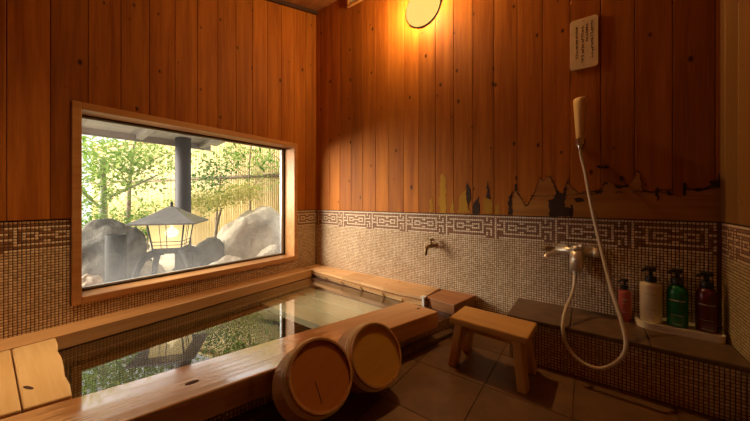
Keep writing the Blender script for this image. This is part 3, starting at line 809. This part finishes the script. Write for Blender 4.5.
# ================================================================== BUCKETS
def bucket(label, disc, nrm, r0, r1, h, mbase, spin, crack):
    nrm = Vector(nrm).normalized()
    q = nrm.to_track_quat('Z', 'Y') @ Matrix.Rotation(spin, 3, 'Z').to_quaternion()
    o = thing('wooden_bucket', label, 'bucket', disc, q.to_euler(), 'wooden buckets leaning on the bath rim')
    # staves, base at z = 0, mouth at z = -h
    mb = MB(); N = 18; th = 0.008; sub = 3
    for i in range(N):
        a0 = 2 * PI * i / N + 0.0015; a1 = 2 * PI * (i + 1) / N - 0.0015
        vs = []
        for j in range(sub + 1):
            a = a0 + (a1 - a0) * j / sub; c, s_ = math.cos(a), math.sin(a)
            for r, z in ((r0, 0), (r1, -h), (r1 - th, -h), (r0 - th, 0)): vs.append((r * c, r * s_, z))
        fs = []
        for j in range(sub):
            for k_ in range(4):
                fs.append((j * 4 + k_, j * 4 + (k_ + 1) % 4, (j + 1) * 4 + (k_ + 1) % 4, (j + 1) * 4 + k_))
        fs += [(0, 1, 2, 3), (sub * 4 + 3, sub * 4 + 2, sub * 4 + 1, sub * 4)]
        mb.add(vs, fs)
    mb.build('staves', M['bucket_side'], o, None, 0.0006, 1)
    mb = MB(); rb = r0 - th + 0.001
    mb.lathe([(rb, -0.026), (rb, -0.009)], 48)
    bo = mb.build('base', mbase, o)
    if crack:
        mb = MB()
        for pts, w_ in crack:
            for (xa, ya), (xb, yb) in zip(pts, pts[1:]):
                dx, dy = xb - xa, yb - ya; L = math.hypot(dx, dy); nx, ny = -dy / L * w_, dx / L * w_
                z0, z1 = -0.012, -0.0084
                mb.hexa([(xa - nx, ya - ny, z0), (xb - nx, yb - ny, z0), (xb + nx, yb + ny, z0), (xa + nx, ya + ny, z0)], [(xa - nx, ya - ny, z1), (xb - nx, yb - ny, z1), (xb + nx, yb + ny, z1), (xa + nx, ya + ny, z1)])
        mb.build('crack', M['crack'], bo)
    for zz in (-0.022, -0.042):
        mb = MB(); rr = r0 + (r1 - r0) * (-zz / h)
        mb.lathe([(rr - 0.003, zz - 0.0065), (rr + 0.0045, zz - 0.0055), (rr + 0.0055, zz), (rr + 0.0045, zz + 0.0055), (rr - 0.003, zz + 0.0065)], 48, close=False)
        mb.build('hoop', M['hoop'], o)
    return o

bucket('reddish wooden bucket with a cracked base, nearest the viewer against the bath rim', (-0.6920, 0.6530, 0.196), (0.766, -0.199, 0.611), 0.110, 0.122, 0.140, M['bucket_base'], 0.5,
       [([(-0.030, 0.002), (-0.040, -0.022), (-0.058, -0.056)], 0.0013)])
bucket('wooden bucket with a smooth yellow base, farther along the bath rim, nearer the stool', (-0.6361, 0.8852, 0.176), (0.83, -0.24, 0.50), 0.111, 0.121, 0.13, M['bucket_base_yellow'], 0.2, None)

# ================================================================== SHELF, TRAY, BOTTLES
sh = thing('shower_shelf', 'low tiled ledge with a brown stone top along the foot of the back wall', 'shelf', (0.06, 1.65, 0))
SO = Vector((0.06, 1.65, 0))
def at(o, par, org): o.parent = par; o.matrix_parent_inverse = Matrix.Translation(-Vector(org)); return o
mb = MB(); mb.box(-0.300, XR, 1.512, YB, 0, 0.19)
at(mb.build('body', M['grout']), sh, SO)
at(mosaic('front_tiling', (-0.300, 1.511, 0.0), (1, 0, 0), (0, 0, 1), int((XR + 0.3) / PITCH), 15, lambda i, j: 0, [M['tile'], M['tile_light']]), sh, SO)
at(mosaic('end_tiling', (-0.3005, YB, 0.0), (0, -1, 0), (0, 0, 1), 23, 15, lambda i, j: 0, [M['tile'], M['tile_light']]), sh, SO)
mb = MB()
xs = [-0.312, -0.058, 0.20, XR]
for a, b_ in zip(xs, xs[1:]): mb.box(a + 0.001, b_ - 0.001, 1.499, YB, 0.186, 0.205)
at(mb.build('top', M['slab'], None, None, 0.004), sh, SO)

mb = MB()
def tray_outline(off, n=10):
    x0, x1, y0, y1 = 0.178 + off, 0.434 - off, 1.682 + off, 1.793 - off
    pts = []
    for cx_, cy_, a0 in ((x0 + .045, y0 + .045, PI), (x1 - .02, y0 + .02, 1.5 * PI), (x1 - .01, y1 - .01, 0), (x0 + .01, y1 - .01, .5 * PI)):
        r_ = {PI: .045, 1.5 * PI: .02}.get(a0, .01)
        for i in range(n + 1):
            a = a0 + i / n * PI / 2; pts.append((cx_ + r_ * math.cos(a), cy_ + r_ * math.sin(a)))
    return pts
o_, i_ = tray_outline(0), tray_outline(0.006)
n = len(o_)
vs = [(x, y, .205) for x, y in o_] + [(x, y, .233) for x, y in o_] + [(x, y, .233) for x, y in i_] + [(x, y, .225) for x, y in i_]
fs = [tuple(reversed(range(n)))] + [(k_ * n + i, k_ * n + (i + 1) % n, (k_ + 1) * n + (i + 1) % n, (k_ + 1) * n + i) for k_ in range(3) for i in range(n)] + [tuple(range(3 * n, 4 * n))]
mb.add(vs, fs)
o = mb.build('bottle_tray', M['tray'], None, (0.31, 1.74, 0.205)); tag(o, 'long cream tray with rounded ends under three pump bottles on the shelf', 'tray')

def bottle(name, label, x, y, z, r, hb, mat, ink, kind):
    o = thing(name, label, 'bottle', (x, y, z), (0, 0, 0), 'pump bottles on the shelf')
    mb = MB()
    if kind != 'round':
        prof = [(r * .9, 0), (r, .004), (r, hb - .006), (r * .97, hb), (r * .55, hb + .004), (r * .42, hb + .006), (r * .42, hb + .02)]
    else:
        prof = [(r * .88, 0), (r, .005), (r, hb - .03), (r * .96, hb - .016), (r * .82, hb - .004), (r * .55, hb + .006), (r * .42, hb + .010), (r * .42, hb + .022)]
    mb.lathe(prof, 36)
    mb.build('body', mat, o)
    zc = prof[-1][1] - 0.012
    mb = MB()
    s_ = 1.2 if kind != 'small' else .85
    mb.lathe([(.0165 * s_, zc), (.017 * s_, zc + .002), (.017 * s_, zc + .018 * s_), (.014 * s_, zc + .021 * s_)], 28)
    mb.build('collar', M['black'], o)
    mb = MB()
    zt = zc + .021 * s_
    mb.lathe([(.006 * s_, zt - .001), (.006 * s_, zt + .02 * s_)], 14)
    mb.lathe([(.010 * s_, zt + .018 * s_), (.016 * s_, zt + .021 * s_), (.016 * s_, zt + .030 * s_), (.012 * s_, zt + .034 * s_)], 20)
    mb.tube([(0, 0, zt + .026 * s_), (-.018 * s_, -.02 * s_, zt + .027 * s_), (-.027 * s_, -.03 * s_, zt + .021 * s_)], [.0065 * s_, .0055 * s_, .0045 * s_], 10)
    mb.build('pump', M['black'], o)
    # faint printed lines
    mb = MB(); rr = r + .0006
    fa = math.atan2(-y, -x)
    rg = random.Random(hash(name) % 7 + int(x * 1000))
    def arc(a0, a1, z0, z1):
        k_ = max(2, int((a1 - a0) / .08)); 
        vs = []
        for i in range(k_ + 1):
            a = fa + a0 + (a1 - a0) * i / k_
            vs += [(rr * math.cos(a), rr * math.sin(a), z0), (rr * math.cos(a), rr * math.sin(a), z1)]
        mb.add(vs, [(2 * i, 2 * i + 2, 2 * i + 3, 2 * i + 1) for i in range(k_)], 0, True)
    rows = {'square': ((.74, .004, .5), (.34, .003, .45), (.12, .003, .4)), 'round': ((.66, .006, .75), (.30, .003, .6), (.08, .003, .45)), 'small': ((.70, .010, .35), (.60, .004, .4), (.3, .004, .55))}[kind]
    for fz, hh, wd in rows:
        mb = MB(); a = -wd
        while a < wd:
            d = rg.uniform(.04, .10)
            arc(a, min(a + d, wd), fz * hb, fz * hb + hh * rg.uniform(.5, 1.0)); a += d + rg.uniform(.02, .05)
        mb.build('lettering', ink, o)
    return o
bottle('pump_bottle', 'cream white pump bottle with a black pump, at the left end of the tray', 0.228, 1.742, 0.226, 0.0365, 0.164, M['bottle_white'], M['label_grey'], 'square')
bottle('pump_bottle', 'dark green pump bottle between the cream one and the maroon one', 0.310, 1.742, 0.226, 0.0325, 0.166, M['bottle_green'], M['label_ink'], 'round')
bottle('pump_bottle', 'dark maroon pump bottle at the right end of the tray by the corner', 0.394, 1.742, 0.226, 0.0325, 0.166, M['bottle_maroon'], M['label_ink'], 'round')
bottle('pump_bottle', 'small red pump bottle standing on the stone ledge behind the shower hose', 0.142, 1.755, 0.205, 0.024, 0.134, M['bottle_red'], M['label_ink'], 'small')

# ================================================================== SHOWER
mx = thing('shower_mixer', 'wall mounted metal mixer tap under the hand shower on the mosaic wall', 'mixer tap', (-0.045, YB, 0.50))
mb = MB()
mb.tube([(-0.085, -0.045, 0.002), (0.075, -0.045, 0.002)], 0.019, 20)
mb.tube([(0.07, -0.045, 0.002), (0.095, -0.045, 0.002)], 0.023, 20)
mb.build('mixer_body', M['satin'], mx)
for x in (-0.055, 0.055):
    mb = MB(); mb.tube([(x, -0.045, 0.002), (x, 0.0, 0.002)], 0.013, 16); mb.tube([(x, -0.008, 0.002), (x, 0.0, 0.002)], 0.028, 24)
    mb.build('wall_union', M['satin'], mx)
mb = MB(); mb.tube([(-0.085, -0.045, 0.002), (-0.125, -0.045, 0.004), (-0.150, -0.045, 0.004)], [0.013, 0.012, 0.010], 16)
mb.build('temperature_handle', M['brass'], mx)
mb = MB(); mb.tube(smooth_path([(-0.075, -0.05, -0.004), (-0.10, -0.075, -0.018), (-0.118, -0.10, -0.026), (-0.120, -0.11, -0.038)]), 0.0115, 16); 
mb.build('spout', M['satin'], mx)
mb = MB(); mb.tube([(0.006, -0.05, 0.010), (0.004, -0.056, -0.05), (0.0, -0.056, -0.094)], [0.031, 0.030, 0.024], 24); mb.tube([(0, -.056, -.092), (0, -.056, -.104)], .013, 18)
mb.build('diverter', M['satin'], mx)
mb = MB(); mb.tube([(0.006, -0.05, 0.010), (0.006, -0.05, 0.030)], [0.033, 0.022], 20); mb.tube([(0, -.05, .026), (.015, -.085, .036), (.03, -.105, .034)], [.008, .007, .008], 10)
mb.build('lever', M['satin'], mx)

hd = thing('shower_holder', 'small chrome holder on the wall boards gripping the hand shower', 'shower holder', (-0.026, YB - .006, 1.045))
mb = MB(); mb.tube([(0, 0, 0), (0, -0.008, 0)], 0.019, 24); mb.tube([(0, -0.006, 0), (0, -0.032, -0.0)], 0.008, 14)
mb.build('mount', M['chrome'], hd)
mb = MB()
for k_ in range(14):
    a0 = R(-60) + R(300) * k_ / 14; a1 = R(-60) + R(300) * (k_ + 1) / 14
    ca = lambda a, r_, z: (r_ * math.sin(a), -0.052 + r_ * math.cos(a) * 1, z)
    mb.hexa([ca(a0, .0165, -.013), ca(a1, .0165, -.013), ca(a1, .0225, -.013), ca(a0, .0225, -.013)], [ca(a0, .0165, .013), ca(a1, .0165, .013), ca(a1, .0225, .013), ca(a0, .0225, .013)])
mb.build('clamp', M['chrome'], hd)

hs = thing('hand_shower', 'hand shower with a pale wooden head and a long looping grey hose', 'hand shower', (-0.026, YB - .058, 1.045))
mb = MB()
mb.lathe([(.0145, -.016), (.0155, .0), (.019, .05), (.0245, .12), (.0285, .17), (.030, .195), (.029, .208), (.022, .214)], 28, 0, Matrix.Rotation(R(0.5), 4, 'Y'))
mb.build('shower_head', M['handle'], hs)
mb = MB(); mb.lathe([(.0085, -.040), (.010, -.036), (.0125, -.018), (.0125, -.013)], 20)
mb.build('connector', M['chrome'], hs)
hose = [(-0.0255, 1.742, 1.012), (-0.021, 1.741, 0.97), (-0.006, 1.735, 0.894), (0.017, 1.71, 0.734), (0.046, 1.67, 0.575), (0.081, 1.59, 0.394), (0.111, 1.51, 0.278), (0.122, 1.462, 0.201), (0.101, 1.452, 0.141), (0.043, 1.45, 0.089), (-0.022, 1.452, 0.097), (-0.067, 1.46, 0.146), (-0.083, 1.475, 0.215), (-0.075, 1.56, 0.27), (-0.052, 1.66, 0.325), (-0.045, 1.744, 0.41)]

mb = MB(); mb.tube([Vector(p) - Vector((-0.026, YB - .058, 1.045)) for p in smooth_path(hose, 8)], 0.0072, 12)
mb.build('hose', M['hose'], hs)

# ================================================================== WALL TAP
fc = thing('wall_tap', 'small aged brass tap on the mosaic wall above the bath rim', 'tap', (-0.825, YB, 0.452))
mb = MB(); mb.tube([(0, 0, 0), (0, -0.006, 0)], [.025, .022], 24); mb.build('wall_flange', M['brass'], fc)
mb = MB(); mb.tube([(0, -.004, 0), (0, -.05, 0), (0, -.062, 0)], [.010, .011, .013], 16)
mb.tube([(0, -.055, 0), (0, -.055, .024), (0, -.055, .03)], [.012, .011, .008], 16)
mb.build('tap_body', M['brass'], fc)
mb = MB(); mb.tube(smooth_path([(0, -.058, 0), (-.006, -.085, .002), (-.010, -.104, -.012), (-.011, -.109, -.038), (-.011, -.109, -.05)]), [.0115] * 24 + [.011] * 8 + [.013], 14)
mb.build('spout', M['brass'], fc)
mb = MB()
mb.tube([(0, -.055, .028), (0, -.055, .042)], .006, 10)
mb.tube([(-.024, -.055, .046), (-.010, -.055, .043), (.010, -.055, .043), (.024, -.055, .046)], [.007, .0055, .0055, .007], 10)
mb.tube([(0, -.079, .046), (0, -.065, .043), (0, -.045, .043), (0, -.031, .046)], [.007, .0055, .0055, .007], 10)
mb.build('cross_handle', M['brass'], fc)

# ================================================================== LAMP
lp = thing('wall_lamp', 'round glowing glass wall lamp high on the back wall boards', 'lamp', (-0.908, YB - 0.006, 2.082), (R(90), 0, 0))
mb = MB(); mb.lathe([(.133, 0), (.133, .005), (.128, .007), (.118, .007)], 48)
mb.build('base_ring', plain('lamp_base', (.25, .15, .07), .5), lp)
mb = MB()
mb.lathe([(.129, .005), (.1295, .009), (.122, .015), (.105, .025), (.08, .034), (.05, .041), (.02, .044), (.003, .0445)], 48)
mb.build('glass_dome', M['lamp_glass'], lp)
ld = bpy.data.lights.new('lamp_bulb', 'POINT'); ld.energy = 35; ld.color = (1.0, 0.64, 0.25); ld.shadow_soft_size = 0.03
lo = bpy.data.objects.new('lamp_bulb', ld); C.objects.link(lo); lo.parent = lp; lo.location = (0, 0, 0.115)

# ================================================================== VENT, NOTICE
vt = thing('vent_grille', 'pale slatted vent grille in a wooden frame at the top of the back wall', 'vent', (-1.40, YB - .006, 2.345))
mb = MB()
for a in ((-.196, -.18, 0, .11), (.18, .196, 0, .11), (-.18, .18, 0, .014), (-.18, .18, .096, .11)): mb.box(a[0], a[1], -.018, 0, a[2], a[3])
mb.build('frame', M['frame'], vt, None, .002)
mb = MB()
for i in range(6): mb.box(-.18, .18, -.010, -.003, .018 + i * .0135, .027 + i * .0135)
mb.build('slats', M['tray'], vt)

mb = MB()
pts = []
x0, x1, z0, z1, r_ = -.069, .046, 1.419, 1.673, .016
for cx_, cz_, a0 in ((x0 + r_, z0 + r_, PI), (x1 - r_, z0 + r_, 1.5 * PI), (x1 - r_, z1 - r_, 0), (x0 + r_, z1 - r_, .5 * PI)):
    for i in range(7):
        a = a0 + i / 6 * PI / 2; pts.append((cx_ + r_ * math.cos(a), cz_ + r_ * math.sin(a)))
plate(mb, pts, YB - .013, YB - .0062)
pq = mb.build('notice_plaque', M['plaque'], None, (-.0115, YB - .006, 1.419), .001)
tag(pq, 'cream rounded notice plaque with columns of dark handwriting on the back wall', 'notice')
mb = MB(); rg = random.Random(11)
def stroke(xa, za, xb, zb, w_):
    dx, dz = xb - xa, zb - za; L = max(1e-4, math.hypot(dx, dz)); nx, nz = -dz / L * w_, dx / L * w_
    plate(mb, [(xa - nx, za - nz), (xb - nx, zb - nz), (xb + nx, zb + nz), (xa + nx, za + nz)], YB - .0136, YB - .0128)
for cx_, top, bot, size in ((.022, 1.652, 1.462, .0125), (.002, 1.640, 1.545, .0110), (-.016, 1.630, 1.445, .0120), (-.040, 1.640, 1.470, .0095)):
    z = top
    while z - size > bot:
        for q_ in range(4):
            kind = rg.random(); hx = size * .42
            xa = cx_ + rg.uniform(-hx, hx * .2); za = z - rg.uniform(.1, .9) * size
            if kind < .45: stroke(xa, za, min(cx_ + hx, xa + size * .6), za + rg.uniform(0, .12) * size, .0012)
            elif kind < .8: stroke(xa, za, xa + rg.uniform(-.1, .2) * size, za - size * .45, .0012)
            else: stroke(xa, za, xa - size * .3, za - size * .35, .0012)
        z -= size * 1.16
mb.build('handwriting', M['ink'], pq, (-.0115, YB - .006, 1.419)).location = (0, 0, 0)
for z in (1.657, 1.434):
    mb = MB(); mb.tube([(0, -.0066, z - 1.419), (0, -.0084, z - 1.419)], [.0028, .0022], 10)
    mb.build('screw', M['brass'], pq)

# ================================================================== GARDEN
GZ = 0.06
mb = MB(); N = 26
vs = []; fs = []
for i in range(N + 1):
    for j in range(N + 1):
        x = -2.17 - 6.2 * i / N; y = -3.0 + 7.0 * j / N
        vs.append((x, y, GZ + (0.015 * noise.noise((x * 1.2, y * 1.2, 0)) if i > 1 else 0) + 0.03 * i / N))
for i in range(N):
    for j in range(N): fs.append((i * (N + 1) + j, (i + 1) * (N + 1) + j, (i + 1) * (N + 1) + j + 1, i * (N + 1) + j + 1))
mb.add(vs, fs, 0, True)
struct(mb.build('ground', M['soil']))

# bamboo fence, slanting away
F0, F1 = Vector((-2.75, 2.45, 0)), Vector((-7.4, 1.20, 0))
fd = (F1 - F0).normalized(); fL = (F1 - F0).length; fn = Vector((-fd.y, fd.x, 0))   # towards the viewer's side
if fn.y > 0: fn = -fn
fen = thing('bamboo_fence', 'tall yellow bamboo screen fence with a dark rail behind the garden', 'fence', F0)
mb = MB(); d = 0
rg = random.Random(3)
while d < fL:
    w_ = 0.033; p = fd * (d + w_ / 2); top = 1.78 + rg.uniform(-.006, .006)
    mb.tube([p + Vector((0, 0, GZ - .1)), p + Vector((0, 0, top))], w_ / 2, 6); d += w_
mb.build('bamboo_canes', M['bamboo'], fen)
for z in (1.075, 1.72):
    mb = MB(); mb.tube([fn * .03 + Vector((0, 0, z)), fd * fL + fn * .03 + Vector((0, 0, z))], .022, 8)
    mb.build('rail', M['bark_dark'] if z < 1.5 else M['bamboo'], fen)

# eave over the window with its post
ev = thing('roof_eave', 'grey weathered eave roof hanging over the garden side of the window', 'eave', (-2.2, 0, 1.4))
EO = Vector((-2.2, 0, 1.4))
mb = MB(); y = 0.16
while y < 1.3:
    mb.hexa([(-2.17, y, 1.42), (-2.17, y + .138, 1.42), (-3.05, y + .138, 1.305), (-3.05, y, 1.305)], [(-2.17, y, 1.44), (-2.17, y + .138, 1.44), (-3.05, y + .138, 1.325), (-3.05, y, 1.325)])
    y += .14
at(mb.build('soffit', M['eave']), ev, EO)
mb = MB(); mb.box(-3.08, -3.05, 0.16, 1.36, 1.262, 1.335); at(mb.build('fascia', M['eave'], None, None, .004), ev, EO)
mb = MB(); mb.box(-3.066, -3.047, 0.16, 1.36, 1.250, 1.2615); at(mb.build('drip_edge', M['eave_light']), ev, EO)
for y in (.25, .76, 1.25):
    mb = MB(); mb.hexa([(-2.18, y, 1.375), (-2.18, y + .045, 1.375), (-3.045, y + .045, 1.265), (-3.045, y, 1.265)], [(-2.18, y, 1.418), (-2.18, y + .045, 1.418), (-3.045, y + .045, 1.304), (-3.045, y, 1.304)])
    at(mb.build('rafter', M['eave']), ev, EO)
mb = MB(); mb.lathe([(.085, 0), (.082, .10), (.065, .12), (.063, .6), (.062, 1.30)], 24)
o = mb.build('eave_post', M['post'], None, None); o.location = (-2.975, 1.085, GZ - .03); tag(o, 'dark round post carrying the eave, standing behind the lit lantern', 'post')

# lantern
ln = thing('garden_lantern', 'lit garden lantern with a wide low roof and curved legs, outside the window', 'lantern', (-2.552, .853, GZ + .075), (0, 0, R(54)))
ln.scale = (.715, .715, .865)
def sq(h, z): return [(-h, -h, z), (h, -h, z), (h, h, z), (-h, h, z)]
mb = MB()
lv = [(.285, .515), (.288, .527), (.20, .566), (.12, .607), (.05, .648), (.012, .662)]
for (h0, z0), (h1, z1) in zip(lv, lv[1:]): mb.hexa(sq(h0, z0), sq(h1, z1))
mb.build('roof', M['lantern_roof'], ln)
mb = MB(); mb.lathe([(.012, .655), (.022, .662), (.010, .672), (.017, .685), (.004, .704)], 16); mb.build('finial', M['iron'], ln)
for k_ in range(4):
    mb = MB(); rot = Matrix.Rotation(k_ * PI / 2, 4, 'Z')
    mb.add([(-.118, .122, .30), (.118, .122, .30), (.150, .157, .515), (-.150, .157, .515)], [(0, 1, 2, 3)], 0, False, rot)
    mb.build('pane', M['lantern_paper'], ln)
mb = MB()
for k_ in range(4):
    rot = Matrix.Rotation(k_ * PI / 2, 4, 'Z')
    def bar(a, b_, r_): mb.tube([rot @ Vector(a), rot @ Vector(b_)], r_, 6)
    bar((-.124, .126, .30), (-.158, .160, .515), .008)
    bar((-.124, .126, .302), (.124, .126, .302), .010)
    bar((-.128, .133, .335), (.128, .133, .335), .0035); bar((-.131, .137, .365), (.131, .137, .365), .0035)
    bar((.0, .128, .30), (.0, .162, .515), .004); bar((.05, .128, .30), (.06, .162, .515), .003)
mb.build('lattice', M['iron'], ln)
mb = MB(); mb.lathe([(.08, .255), (.15, .27), (.165, .29), (.15, .302), (.10, .302)], 24); mb.build('base_dish', M['iron'], ln)
for k_ in range(4):
    a = k_ * PI / 2 + PI / 4; c_, s_ = math.cos(a), math.sin(a)
    mb = MB(); pr = smooth_path([(.08, .278), (.16, .272), (.25, .24), (.305, .165), (.335, .07), (.355, -0.05), (.36, -.09)], 5)
    mb.tube([(p.x * c_, p.x * s_, p.y) for p in [Vector((q[0], q[1])) for q in pr]], [.034 - .010 * i / len(pr) for i in range(len(pr))], 10)
    mb.build('leg', M['iron'], ln)
mb = MB(); mb.lathe([(.01, .385), (.048, .40), (.066, .43), (.048, .46), (.015, .475), (.012, .51)], 16); mb.build('bulb', M['bulb'], ln)
gl = bpy.data.lights.new('lantern_bulb', 'POINT'); gl.energy = 6; gl.color = (1, .72, .4); gl.shadow_soft_size = .05
go = bpy.data.objects.new('lantern_bulb', gl); C.objects.link(go); go.parent = ln; go.location = (0, .0, .36)

# short dark post close to the glass
mb = MB(); mb.lathe([(.058, 0), (.058, .48), (.0565, .487), (.05, .487), (.047, .46)], 28)
o = mb.build('garden_post', M['iron']); o.location = (-2.62, .545, GZ - .03); tag(o, 'short dark round post just outside the lower left of the window', 'post')

# boulders
def rock(label, c_, size, mat, seed, sq_=0.0, group='boulders outside the window'):
    me = bpy.data.meshes.new('boulder'); bm = bmesh.new()
    bmesh.ops.create_icosphere(bm, subdivisions=5, radius=1)
    off = Vector((seed * 3.7, seed * 1.3, seed * 2.1)); rg = random.Random(seed)
    planes = []
    for _ in range(9):
        n_ = Vector((rg.uniform(-1, 1), rg.uniform(-1, 1), rg.uniform(-.5, 1))).normalized(); planes.append((n_, rg.uniform(.72, .93)))
    for v in bm.verts:
        p = v.co.copy()
        for n_, d_ in planes:
            e = p.dot(n_) - d_
            if e > 0: p -= n_ * e * .85
        p *= 1 + .16 * noise.noise(p * 1.6 + off) + .06 * noise.noise(p * 4 + off) + .02 * noise.noise(p * 11 + off)
        v.co = Vector((p.x * size[0], p.y * size[1], p.z * size[2]))
    for f in bm.faces: f.smooth = True
    bm.to_mesh(me); bm.free(); me.materials.append(mat)
    o = link('boulder', me); o.location = c_; o.rotation_euler = (0, 0, seed * .7)
    tag(o, label, 'boulder', group)
    return o
rock('largest pale boulder, at the right side of the garden view', (-3.02, 1.80, .22), (.40, .42, .47), M['rock_light'], 1)
rock('small pale boulder in the lower right corner of the window', (-2.50, 1.72, .13), (.20, .17, .17), M['rock_light'], 2)
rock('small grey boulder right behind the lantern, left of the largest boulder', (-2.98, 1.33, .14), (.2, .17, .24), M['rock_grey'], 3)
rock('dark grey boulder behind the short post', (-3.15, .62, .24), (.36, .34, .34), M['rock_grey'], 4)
rock('pale flat stone between the short post and the lantern', (-2.98, .80, .08), (.20, .17, .16), M['rock_light'], 6)
rock('little pale stone at the lower left corner of the window', (-2.48, .40, .11), (.10, .09, .19), M['rock_light'], 7)
rock('low pale stone between the lantern and the largest boulder', (-2.66, 1.33, .08), (.18, .2, .15), M['rock_light'], 9)

# plants
def plant(name, label, cat, base, trunk, blobs, leaf, n, size, bark, seed, trunk_r=.02, narrow=.45, droop=.3, group='garden plants outside the window'):
    o = thing(name, label, cat, base, (0, 0, 0), group)
    rg = random.Random(seed)
    if trunk:
        mb = MB()
        for path in trunk:
            sp = smooth_path(path, 5); L = len(sp)
            mb.tube(sp, [trunk_r * (1.0 if path is trunk[0] else .35) * (1 - .6 * i / L) for i in range(L)], 8)
        mb.build('trunk', bark, o)
    mb = MB(); tot = sum(b_[3] for b_ in blobs)
    for (cx_, cy_, cz_, wgt, rx, ry, rz) in blobs:
        m_ = int(n * wgt / tot)
        # leaves gather on small sprays
        sprays = []
        for _ in range(max(4, m_ // 14)):
            while True:
                p = Vector((rg.uniform(-1, 1), rg.uniform(-1, 1), rg.uniform(-1, 1)))
                if p.length < 1: break
            sprays.append(Vector((cx_ + p.x * rx, cy_ + p.y * ry, cz_ + p.z * rz)))
        for i in range(m_):
            s_ = rg.choice(sprays)
            p = s_ + Vector((rg.gauss(0, 1), rg.gauss(0, 1), rg.gauss(0, .6))) * size * 1.5
            d_ = Vector((rg.uniform(-1, 1), rg.uniform(-1, 1), rg.uniform(-.6, .6) - droop)).normalized()
            up = Vector((rg.uniform(-.6, .6), rg.uniform(-.6, .6), 1)).normalized()
            sd = d_.cross(up); sd = sd.normalized() if sd.length > .01 else Vector((1, 0, 0))
            L = size * rg.uniform(.7, 1.3); w_ = L * narrow * .5
            fold = up * L * .06
            mb.add([p, p + d_ * L * .5 + sd * w_ + fold, p + d_ * L, p + d_ * L * .5 - sd * w_ + fold], [(0, 1, 2), (0, 2, 3)])
    mb.build('foliage', leaf, o)
    return o
plant('garden_tree', 'green tree with a pale trunk at the left edge of the window', 'tree', (-3.70, .66, GZ), [[(0, 0, 0), (.02, .01, .45), (-.02, .02, .75), (.03, 0, 1.1)], [(0, .02, .7), (.1, .25, .85), (.15, .4, .95)], [(0, .02, .6), (.05, -.15, .8), (.1, -.2, 1.0)]],
      [(.05, -.02, 1.15, 3, .34, .26, .24), (.05, .30, 1.02, 2, .28, .26, .20), (.1, -.05, .80, 1.2, .3, .18, .18), (0, .5, 1.2, 1.0, .25, .25, .15)], M['leaf_pale'], 1900, .055, M['bark'], 1, .045)
plant('garden_tree', 'slim young tree in front of the fence, between the left tree and the post', 'tree', (-4.6, 1.05, GZ), [[(0, 0, 0), (.02, .02, .6), (-.02, .05, 1.1), (0, .1, 1.5)], [(0, .03, .9), (0, -.2, 1.15), (0, -.35, 1.25)], [(0, .04, 1.0), (0, .25, 1.2), (0, .4, 1.3)]],
      [(0, -.25, 1.2, 1, .2, .35, .2), (0, .25, 1.25, 1.3, .2, .3, .22), (0, .05, 1.5, 1, .2, .3, .15)], M['leaf_green'], 900, .05, M['bark_dark'], 2, .03)
plant('garden_shrub', 'leafy deep green shrub right beside the dark eave post', 'shrub', (-3.75, 1.72, GZ), [[(0, 0, 0), (0, .02, .5), (.05, .05, 1.0)]],
      [(0, .0, .95, 2, .25, .24, .22), (.05, .12, 1.2, 1, .2, .22, .16), (0, -.1, .75, 1, .25, .25, .2)], M['leaf_deep'], 850, .055, M['bark_dark'], 3, .02)
plant('garden_shrub', 'feathery yellow green shrub spreading low behind the lantern roof', 'shrub', (-3.25, 1.46, GZ), [[(0, 0, 0), (0, .05, .4), (0, .1, .6)]],
      [(0, .05, .72, 2, .2, .30, .12), (.05, .32, .78, 1.5, .18, .2, .11), (.05, -.2, .64, 1, .18, .2, .12)], M['leaf_gold'], 4200, .032, M['bark_dark'], 4, .02, .3)
plant('garden_tree', 'thin tree with branches in front of the fence at the right of the post', 'tree', (-3.45, 2.00, GZ), [[(0, 0, 0), (.02, .0, .6), (-.03, .02, 1.1), (0, .05, 1.6)], [(0, 0, .8), (.08, .18, 1.1), (.12, .25, 1.3)], [(0, .01, .9), (-.05, -.2, 1.15), (0, -.3, 1.3)]],
      [(0, .0, 1.2, 1.2, .25, .25, .25), (.1, .12, .95, .8, .2, .2, .15), (0, -.2, 1.3, .8, .2, .2, .12)], M['leaf_pale'], 550, .05, M['bark_dark'], 5, .016)
plant('garden_tree', 'branch with long narrow leaves hanging in at the upper right corner of the window', 'tree', (-2.75, 2.22, GZ), [[(0, 0, 0), (.02, -.05, .6), (0, -.1, 1.0), (0, -.2, 1.28)], [(0, -.1, .95), (.02, -.3, 1.15), (.03, -.45, 1.2)]],
      [(0, -.28, 1.14, 1, .14, .22, .10), (.02, -.05, 1.0, .7, .12, .16, .12)], M['leaf_green'], 260, .10, M['bark_dark'], 6, .014, .22, .6)
plant('garden_shrub', 'low dark green bush at the left behind the short post', 'shrub', (-3.6, .58, GZ), [[(0, 0, 0), (0, .0, .3), (0, .05, .5)]],
      [(0, 0, .52, 1, .25, .35, .2), (.1, .35, .45, .7, .22, .25, .15)], M['leaf_green'], 1600, .04, M['bark_dark'], 7, .015)
plant('garden_shrub', 'rounded green shrub far back against the fence, left of the post', 'shrub', (-4.9, 1.35, GZ), [[(0, 0, 0), (0, .0, .3), (0, .05, .5)]],
      [(0, 0, .5, 1, .3, .5, .25)], M['leaf_pale'], 900, .05, M['bark_dark'], 8, .015)
